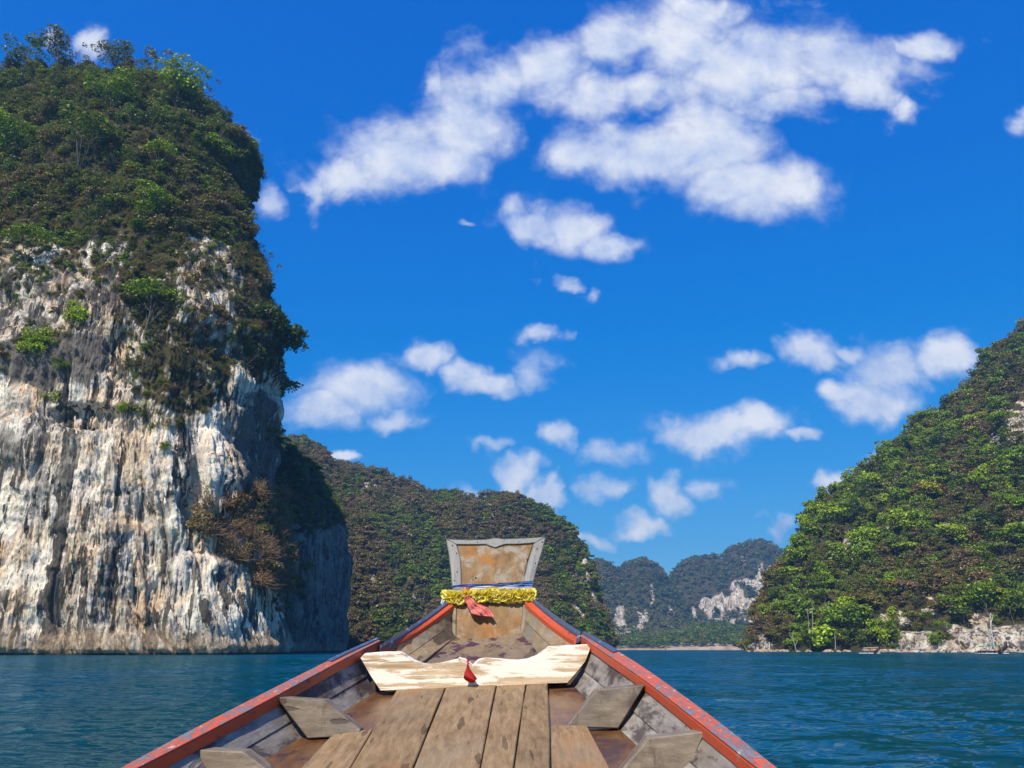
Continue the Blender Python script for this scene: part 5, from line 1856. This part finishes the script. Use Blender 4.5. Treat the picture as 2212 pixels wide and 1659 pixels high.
def right_hill_trees():
    rng = np.random.default_rng(21)
    marks = [
        (1885, 1000, 34, 'bright', 'umbrella', 'bright green tree alone on the ridge of the right hill'),
        (1940, 958, 28, 'deep', 'umbrella', 'dark flat-crowned tree on the upper ridge of the right hill'),
        (2046, 872, 30, 'deep', 'round', 'dark round tree high on the ridge of the right hill'),
        (2010, 1060, 42, 'yellow', 'round', 'yellow-green tree in the upper middle of the right hill'),
        (1960, 1130, 50, 'bright', 'round', 'large light green tree in the centre of the right hill'),
        (1800, 1120, 44, 'bright', 'umbrella', 'light green tree just below the left ridge of the right hill'),
        (2120, 1030, 40, 'yellow', 'round', 'yellowish green tree at the right, halfway up the right hill'),
        (1770, 1375, 46, 'bright', 'shrub', 'bright green bushy tree at the waterline of the right hill, left of the small boat'),
        (1850, 1340, 60, 'fresh', 'round', 'tall fresh green tree above the shore of the right hill'),
        (1740, 1330, 64, 'fresh', 'tall', 'tall green tree with pale trunk low on the left of the right hill'),
        (1800, 1340, 60, 'fresh', 'round', 'broad green tree low on the right hill, behind pale trunks'),
        (2130, 1290, 54, 'fresh', 'round', 'broad green tree above the pale shore rocks at the right'),
        (2185, 1310, 48, 'mid', 'round', 'green tree above the bare pale trunks at the right picture edge'),
        (1650, 1345, 46, 'brown', 'sparse', 'brown half-bare tree at the left tip of the right hill'),
        (1625, 1372, 30, 'brown', 'sparse', 'low brown tree at the very left end of the right hill shore'),
    ]
    for i, (px, py, hp, tint, k, lab) in enumerate(marks):
        p = rh_point(px, py + hp * 0.5)
        h = hp * np.linalg.norm(p) / FPX
        plant_tree(k, p - np.array((0, 2.0, 0.06 * h)), h * (1.8 if k == 'shrub' else 1.15), lab, None, tint, 'tree', 'tree', i, width=1.15)
    groups = {
        'bright': ('light green leafy tree standing out of the right hill forest', 'light green trees on the right hill', 70, ('bright', 'fresh')),
        'dark': ('mid to dark green leafy tree in the right hill forest', 'green trees on the right hill', 95, ('mid', 'deep', 'fresh')),
        'dry': ('olive or brownish thin tree in the right hill forest', 'dry trees on the right hill', 45, ('olive', 'dull', 'brown')),
    }
    P, px, py = RH['P'], RH['px'], RH['py']
    for key, (lab, grp, n, tts) in groups.items():
        Wt = np.clip(1 - RH['rock'] * 1.4, 0, 1) * (RH['T'] < 1.0) * (P[..., 2] > 4) * (px < 2230) * sstep(1380, 1200, py + 0 * px) + 0.0
        Wt = np.maximum(Wt, 0.5 * (RH['T'] < 0.5) * (P[..., 2] > 4) * (px < 2230) * (RH['rock'] < .3))
        hu = rh_hue(px, py)
        Wt = Wt * (np.clip(0.6 + hu, 0.05, 1) if key == 'dry' else np.clip(0.7 - hu, 0.05, 1.2))
        pos, r, c = sample_grid(P, Wt, n, rng)
        for p in pos:
            h = rng.uniform(11, 20)
            kind = str(('sparse' if rng.random() < 0.6 else 'round') if key == 'dry' else rng.choice(['round', 'round', 'umbrella', 'tall']))
            tt = str(rng.choice(tts))
            u, v = project(p)
            hue = {'bright': 'bright green', 'fresh': 'light green', 'mid': 'mid green', 'deep': 'dark green', 'olive': 'olive', 'dull': 'dull brownish', 'brown': 'brown'}[tt]
            form = {'round': 'round-crowned', 'umbrella': 'flat-crowned', 'tall': 'slender', 'sparse': 'thin-crowned'}[kind]
            band = 'above the shore' if v > 1330 else 'low down' if v > 1250 else 'halfway up' if v > 1130 else 'high up' if v > 1000 else 'near the ridge'
            side = 'at the left tip' if u < 1720 else 'left of centre' if u < 1830 else 'near the centre' if u < 1960 else 'right of centre' if u < 2090 else 'at the right'
            plant_tree(kind, p - np.array((0, 0, 1.0)), h * (0.9 if key == 'dry' else 1.0), '%s %s tree of the right hill, %s, %s' % (hue, form, band, side), 'single trees on the right hill', tt, width=rng.uniform(1.0, 1.25))


right_hill_trees()


# ------------------------------------------------------------------ bare pale trees at the shore
def bare_tree(label, limbs, px0, py0, Y, name='bare_tree'):
    """limbs: chains of (dx, dy) picture offsets (2400 wide frame) from the foot, with radii"""
    foot = at24((px0, py0), Y)
    e = bpy.data.objects.new(name, None)
    COL.objects.link(e)
    e.location = tuple(foot)
    tag(e, label, 'tree')
    rng = np.random.default_rng(int(px0))
    for i, (pts, r0, r1) in enumerate(limbs):
        w = [at24((px0 + x, py0 + y), Y + 1.5 * k * (1 if i % 2 else -1) * 0.6) - foot for k, (x, y) in enumerate(pts)]
        mb = MB()
        mb.tube(w, list(np.linspace(r0, r1, len(w))), 6)
        mb.build('trunk' if i == 0 else 'branch', M_BARE if px0 > 2000 else M_DEADGREY, e)


M_DEADGREY = bark_material('grey_dead_wood', (0.20, 0.17, 0.14), (0.38, 0.34, 0.29))
YD = 432
bare_tree('tall bare pale tree with forked top behind the green-roofed boat', [([(0, 4), (-4, -18), (-8, -40), (-10, -62), (-11, -75)], .36, .14), ([(-9, -55), (-6, -64), (-4, -70)], .2, .08), ([(-11, -73), (-14, -77), (-18, -80)], .18, .06), ([(-11, -72), (-9, -80)], .16, .05)], 2331, 1516, YD)
bare_tree('slanting bare pale tree left of the tallest one, behind the green-roofed boat', [([(0, 4), (-8, -22), (-18, -44), (-22, -58), (-31, -70)], .32, .1), ([(-18, -44), (-24, -50), (-28, -53)], .18, .06), ([(-24, -61), (-30, -68), (-33, -71)], .15, .05)], 2329, 1516, YD + 2)
bare_tree('short crooked bare pale trunk rising beside the green roof', [([(0, 5), (-1, -8), (-3, -18), (-2, -26), (-5, -40), (-7, -50)], .34, .1), ([(-4, -38), (-9, -46)], .14, .05)], 2321, 1519, YD - 3)
bare_tree('straight pale bare trunk, left of a pair low on the right hill', [([(0, 6), (-1, -20), (-3, -42), (-4, -52)], .2, .1), ([(-3, -40), (-7, -50)], .12, .05)], 1896, 1478, 468)
bare_tree('straight pale bare trunk, right of a pair low on the right hill', [([(0, 6), (0, -25), (-1, -52), (-2, -66)], .2, .1), ([(-1, -50), (3, -60)], .12, .05)], 1905, 1480, 466)
bare_tree('leaning bare tree at the waterline, left of the bright green bush', [([(0, 4), (-5, -14), (-8, -28), (-6, -42)], .3, .08), ([(-6, -18), (-14, -30), (-16, -38)], .16, .05), ([(-2, -6), (4, -20), (5, -30)], .16, .05)], 1866, 1520, 484)
bare_tree('thin bare trunk at the waterline right of the bright green bush', [([(0, 4), (0, -14), (-2, -32), (-1, -40)], .28, .1), ([(-1, -20), (3, -30)], .1, .04)], 1958, 1519, 455)
bare_tree('fallen grey branch tree sticking out of the water at the tip of the right shore', [([(0, 4), (-8, -10), (-16, -20), (-22, -28)], .3, .06), ([(-6, -6), (-14, -8), (-22, -10)], .14, .05)], 1752, 1523, 545)


# ------------------------------------------------------------------ rocks along the right shore
def shore_rocks():
    m, N = material('shore_rock')
    pos = N.n('ShaderNodeNewGeometry').outputs['Position']
    principled(N, Base_Color=N.ramp(N.noise(pos, 0.6, 6, 0.65), [(0.3, (0.17, 0.11, 0.075)), (0.55, (0.36, 0.27, 0.20)), (0.75, (0.52, 0.43, 0.34))]), Roughness=0.95)
    import bmesh
    meshes = []
    for sd in range(4):
        bm = bmesh.new()
        bmesh.ops.create_icosphere(bm, subdivisions=2, radius=1.0)
        for v in bm.verts:
            c = np.array(v.co)
            k = 1 + 0.6 * float(perlin(np.array([c[0] * 1.3]), np.array([c[1] * 1.3]), np.array([c[2] * 1.3 + sd * 9]), sd)[0]) + 0.3 * float(perlin(np.array([c[0] * 4]), np.array([c[1] * 4]), np.array([c[2] * 4]), sd + 5)[0])
            v.co = v.co * k
            v.co.z *= 0.7
        me = bpy.data.meshes.new('rock')
        bm.to_mesh(me)
        bm.free()
        me.materials.append(m)
        meshes.append(me)
    rng = np.random.default_rng(33)
    cols = np.concatenate([rng.uniform(1610, 1760, 12), rng.uniform(1780, 2215, 30)])
    for c in cols:
        Y = np.interp(c, [1606, 1700, 1850, 2000, 2212, 2600], [560, 520, 470, 445, 425, 420]) - rng.uniform(0.3, 2.0)
        p = at(c, 1402, Y)
        o = obj('shore_rock', meshes[int(rng.integers(0, 4))])
        s = rng.uniform(0.9, 2.6)
        o.location = (p[0], p[1], 0.1 * s)
        o.scale = (s * rng.uniform(1.0, 1.7), s, s * rng.uniform(0.6, 1.0))
        o.rotation_euler = (0, 0, rng.uniform(0, 6.28))
        big = 'large' if s > 2.0 else 'middling' if s > 1.4 else 'small'
        c24 = c * S24
        where = 'at the left tip of the right shore' if c < 1700 else 'left of the tan-roofed boat' if c24 < 2015 else 'behind the tan-roofed boat' if c24 < 2070 else 'between the tan-roofed and green-roofed boats' if c24 < 2290 else 'behind the green-roofed boat'
        tag(o, '%s tan boulder at the waterline %s' % (big, where), 'boulder', 'boulders along the right shore')


shore_rocks()


# ------------------------------------------------------------------ longtail boats under way
def plain(name, c, rough=0.6, var=0.25):
    m, N = material(name)
    pos = N.n('ShaderNodeNewGeometry').outputs['Position']
    n = N.noise(pos, 2.5, 5, 0.6)
    principled(N, Base_Color=N.mix(N.smooth(n, 0.35, 0.7), c, tuple(x * (1 - var) for x in c)), Roughness=rough)
    return m


M_DARKHULL = plain('dark_hull', (0.018, 0.012, 0.012))
M_REDHULL = plain('red_brown_strake', (0.13, 0.035, 0.025))
M_GREENROOF = plain('green_tarpaulin', (0.02, 0.24, 0.13))
M_TANROOF = plain('tan_roof', (0.46, 0.32, 0.22))
M_POST = plain('pale_post', (0.55, 0.53, 0.48))
M_FOAM = plain('white_foam', (0.82, 0.87, 0.9), 0.9, 0.1)
M_ENGINE = plain('engine_metal', (0.08, 0.09, 0.10), 0.4)
M_SKIN = plain('skin', (0.36, 0.20, 0.13))
CLOTHES = {k: plain(k + '_clothes', c) for k, c in {'red': (0.55, 0.05, 0.04), 'orange': (0.75, 0.22, 0.04), 'black': (0.02, 0.02, 0.025), 'teal': (0.10, 0.45, 0.42), 'blue': (0.05, 0.09, 0.25), 'white': (0.7, 0.7, 0.68)}.items()}


def person_mesh(name, mat):
    """seated figure, facing +x: pelvis at the origin"""
    V = [(0, 0, 0.08), (0.0, 0, 0.28), (0.0, 0, 0.46), (0.01, 0, 0.58), (0.03, 0, 0.70), (0.03, 0, 0.80),
         (0.0, 0.17, 0.50), (0.08, 0.24, 0.28), (0.28, 0.18, 0.16), (0.0, -0.17, 0.50), (0.08, -0.24, 0.28), (0.28, -0.18, 0.16),
         (0.04, 0.10, 0.06), (0.42, 0.12, 0.10), (0.46, 0.12, -0.32), (0.58, 0.12, -0.36), (0.04, -0.10, 0.06), (0.42, -0.12, 0.10), (0.46, -0.12, -0.32), (0.58, -0.12, -0.36)]
    E = [(0, 1), (1, 2), (2, 3), (3, 4), (4, 5), (2, 6), (6, 7), (7, 8), (2, 9), (9, 10), (10, 11), (0, 12), (12, 13), (13, 14), (14, 15), (0, 16), (16, 17), (17, 18), (18, 19)]
    rr = [.15, .15, .16, .06, .10, .09, .075, .055, .04, .075, .055, .04, .10, .075, .05, .045, .10, .075, .05, .045]
    me = bpy.data.meshes.new(name)
    me.from_pydata(V, E, [])
    tmp = bpy.data.objects.new('tmp', me)
    COL.objects.link(tmp)
    sk = tmp.modifiers.new('skin', 'SKIN')
    for sv, r in zip(me.skin_vertices[0].data, rr):
        sv.radius = (r, r)
    me.skin_vertices[0].data[0].use_root = True
    tmp.modifiers.new('sub', 'SUBSURF').levels = 1
    dg = bpy.context.evaluated_depsgraph_get()
    out = bpy.data.meshes.new_from_object(tmp.evaluated_get(dg))
    bpy.data.objects.remove(tmp)
    out.materials.clear()
    out.materials.append(mat)
    out.materials.append(M_SKIN)
    for p in out.polygons:
        c = p.center
        p.material_index = 1 if (c[2] > 0.60 or (c[0] > 0.2 and abs(c[1]) > 0.13 and c[2] > 0.11)) else 0
        p.use_smooth = True
    return out


PERSON = {k: person_mesh('seated_person', m) for k, m in CLOTHES.items()}


def longtail(name, label, px0, px1, row, Y, roof_mat, roof, people, heading=0.0, rise=1.5, roof_h=1.75, free=0.7):
    """bow to the right; px0, px1: stern and stem columns in the 2400 frame"""
    a, b = at24((px0, row), Y), at24((px1, row), Y)
    L = b[0] - a[0]
    e = bpy.data.objects.new(name, None)
    COL.objects.link(e)
    e.location = (float((a[0] + b[0]) / 2), Y, 0.0)
    e.rotation_euler = (0, 0, heading)
    if label:
        tag(e, label, 'boat')
    n = 22
    t = np.linspace(0, 1, n)
    x = (t - 0.5) * L
    half = 0.85 * np.sqrt(np.clip(np.sin(np.pi * (0.16 + 0.84 * t)), 0, 1)) * np.where(t > 0.55, 1 - 0.85 * ((t - 0.55) / 0.45) ** 1.5, 1)
    sheer = free + 0.10 * (1 - t) ** 2 + rise * np.clip((t - 0.5) / 0.5, 0, 1) ** 2.4
    keel = -0.25 + (rise + 0.1) * np.clip((t - 0.62) / 0.38, 0, 1) ** 2.2
    def L3(y, z): return np.stack([x, y, z], 1)

    def skin_(nm, lines, mat):
        m_ = len(lines)
        V = [p for i in range(n) for p in (l[i] for l in lines)]
        F = [(i * m_ + j, i * m_ + (j + 1) % m_, (i + 1) * m_ + (j + 1) % m_, (i + 1) * m_ + j) for i in range(n - 1) for j in range(m_)]
        F += [tuple(range(m_ - 1, -1, -1)), tuple((n - 1) * m_ + j for j in range(m_))]
        mb = MB()
        mb.add(V, F)
        return mb.build(nm, mat, e, smooth=False)
    floor = np.maximum(keel + 0.25, 0.12 * np.ones(n))
    floor = np.minimum(floor, sheer - 0.02)
    skin_('hull', [L3(-half, sheer), L3(-half * 0.75, keel * 0.5 + sheer * 0.2), L3(0 * half, keel), L3(half * 0.75, keel * 0.5 + sheer * 0.2), L3(half, sheer), L3(half * 0.9, sheer), L3(half * 0.6, floor), L3(-half * 0.6, floor), L3(-half * 0.9, sheer)], M_DARKHULL)
    skin_('sheer_strake', [L3(-half - 0.03, sheer + 0.03), L3(-half + 0.03, sheer + 0.05), L3(-half + 0.03, sheer - 0.05), L3(-half - 0.04, sheer - 0.07)], M_REDHULL)
    skin_('sheer_strake', [L3(half + 0.03, sheer + 0.03), L3(half - 0.03, sheer + 0.05), L3(half - 0.03, sheer - 0.05), L3(half + 0.04, sheer - 0.07)], M_REDHULL)
    # stem post
    mb = MB()
    mb.tube([(x[-3], 0, sheer[-3] - 0.2), (x[-1] + 0.1, 0, sheer[-1] + 0.1), (x[-1] + 0.25, 0, sheer[-1] + 0.55)], [0.13, 0.12, 0.09], 6)
    mb.build('stem_post', M_DARKHULL, e)
    for (r0, r1, dz) in roof:
        xa, xb = (r0 - 0.5) * L, (r1 - 0.5) * L
        mb = MB()
        k = 7
        V, F = [], []
        for i in range(k):
            s = -1 + 2 * i / (k - 1)
            V += [(xa, s * 0.85, roof_h + dz + 0.16 * (1 - s * s)), (xb, s * 0.85, roof_h + dz + 0.08 + 0.16 * (1 - s * s))]
        V += [(p[0], p[1], p[2] - 0.06) for p in V]
        for i in range(k - 1):
            F += [(2 * i, 2 * i + 1, 2 * i + 3, 2 * i + 2), (2 * k + 2 * i + 2, 2 * k + 2 * i + 3, 2 * k + 2 * i + 1, 2 * k + 2 * i)]
            F += [(2 * i, 2 * i + 2, 2 * k + 2 * i + 2, 2 * k + 2 * i), (2 * i + 1, 2 * k + 2 * i + 1, 2 * k + 2 * i + 3, 2 * i + 3)]
        F += [(0, 2 * k, 2 * k + 1, 1), (2 * k - 2, 2 * k - 1, 4 * k - 1, 4 * k - 2)]
        mb.add(V, F)
        mb.build('roof', roof_mat, e)
        for xx in np.linspace(xa + 0.15, xb - 0.15, 3):
            for sy in (-1, 1):
                mb = MB()
                mb.tube([(xx, sy * 0.72, 0.4), (xx, sy * 0.76, roof_h + dz + 0.04)], 0.035, 5)
                mb.build('roof_post', M_POST, e)
    mb = MB()
    mb.tube([(x[1], 0, 0.75), (x[1] + 0.5, 0, 0.85), (x[1] + 0.9, 0, 0.8)], [0.16, 0.24, 0.15], 8)
    mb.tube([(x[1], 0, 0.8), (x[0] - 2.2, 0, -0.1)], [0.05, 0.03], 6)
    mb.build('engine', M_ENGINE, e)
    for (t_, yy, cl, lab) in people:
        o = obj('person', PERSON[cl])
        zf = float(np.interp(t_, t, floor)) + 0.42 + (free - 0.52) * 0.8
        c, s = math.cos(heading), math.sin(heading)
        lx = (t_ - 0.5) * L
        o.location = (e.location[0] + lx * c - yy * s, Y + lx * s + yy * c, zf)
        o.rotation_euler = (0, 0, heading)
        tag(o, lab, 'person')
    # foam
    rng = np.random.default_rng(int(px0))
    V, F = [], []
    for i in range(240):
        if rng.random() < 0.75:
            fx, fy = -0.62 * L + 0.7 * L * rng.random() ** 0.6, rng.choice((-1, 1)) * rng.uniform(0.75, 1.2)
        else:
            fx, fy = rng.uniform(0.30, 0.46) * L, rng.choice((-1, 1)) * rng.uniform(0.1, 1.2)
        s, hh = rng.uniform(0.10, 0.34), rng.uniform(0.05, 0.2)
        b_ = len(V)
        V += [(fx - s, fy, 0.0), (fx, fy - s * 0.6, 0.0), (fx + s, fy, 0.0), (fx, fy + s * 0.6, 0.0), (fx, fy, hh)]
        F += [(b_, b_ + 1, b_ + 4), (b_ + 1, b_ + 2, b_ + 4), (b_ + 2, b_ + 3, b_ + 4), (b_ + 3, b_, b_ + 4)]
    w = obj('wake_foam', np_mesh('wake_foam', np.array(V), np.array(F), M_FOAM))
    w.location = (e.location[0], Y, 0.08)
    w.rotation_euler = (0, 0, heading)
    return e, w


e1, w1 = longtail('longtail_boat', 'small dark longtail boat with flat tan roof crossing before the right hill', 2020, 2063, 1530, 330, M_TANROOF, [(0.10, 0.88, 0.0)],
                  [(0.10, 0.1, 'black', 'person in black at the stern of the tan-roofed boat'), (0.22, -0.2, 'teal', 'person in teal behind the helm of the tan-roofed boat'), (0.45, -0.15, 'red', 'passenger in red amidships in the tan-roofed boat'), (0.60, -0.1, 'orange', 'passenger in orange towards the bow of the tan-roofed boat')], 0.0, 1.7, 2.0, 0.75)
tag(w1, 'white wake foam around the small tan-roofed boat', 'foam', kind='stuff')
e2, w2 = longtail('longtail_boat', 'dark longtail boat with green canvas roofs near the right picture edge', 2294, 2364, 1531, 315, M_GREENROOF, [(0.06, 0.42, 0.0), (0.40, 0.76, 0.35)],
                  [(0.08, 0.0, 'black', 'person in black at the stern of the green-roofed boat'), (0.26, -0.2, 'blue', 'passenger in blue under the rear green roof'), (0.40, 0.2, 'white', 'passenger in white under the green roof'), (0.62, -0.15, 'orange', 'passenger in orange near the bow of the green-roofed boat')], 0.0, 2.7, 2.5, 0.95)
tag(w2, 'white wake foam around the green-roofed boat', 'foam', kind='stuff')
e3, w3 = longtail('longtail_boat', 'tiny dark boat far off under the distant peaks', 1553, 1566, 1524, 1150, M_TANROOF, [], [], 1.2, 1.8, 1.6)
tag(w3, 'white foam beside the tiny far-off boat', 'foam', kind='stuff')


# ------------------------------------------------------------------ air: thin haze over the lake
def build_haze():
    mb = MB()
    HAZE_TOP = float(max(h['P'][..., 2].max() for h in (RH, MM, FP1, FP2)) + 25.0)
    HAZE_TOP = max(HAZE_TOP, float(LC_P[..., 2].max()) + 25.0)
    x0, x1, y0, y1, z0, z1 = -2600, 2600, -600, 3600, -3.0, HAZE_TOP
    mb.hexa([(x0, y0, z0), (x1, y0, z0), (x1, y1, z0), (x0, y1, z0), (x0, y0, z1), (x1, y0, z1), (x1, y1, z1), (x0, y1, z1)])
    m, N = material('thin_air')
    v = N.n('ShaderNodeVolumePrincipled', Color=(0.24, 0.56, 1.0), Density=0.00013, Anisotropy=0.25)
    N.n('ShaderNodeOutputMaterial', Volume=v.outputs[0])
    o = mb.build('haze', m)
    tag(o, 'thin blue haze in the air over the lake', 'haze', kind='stuff')


build_haze()
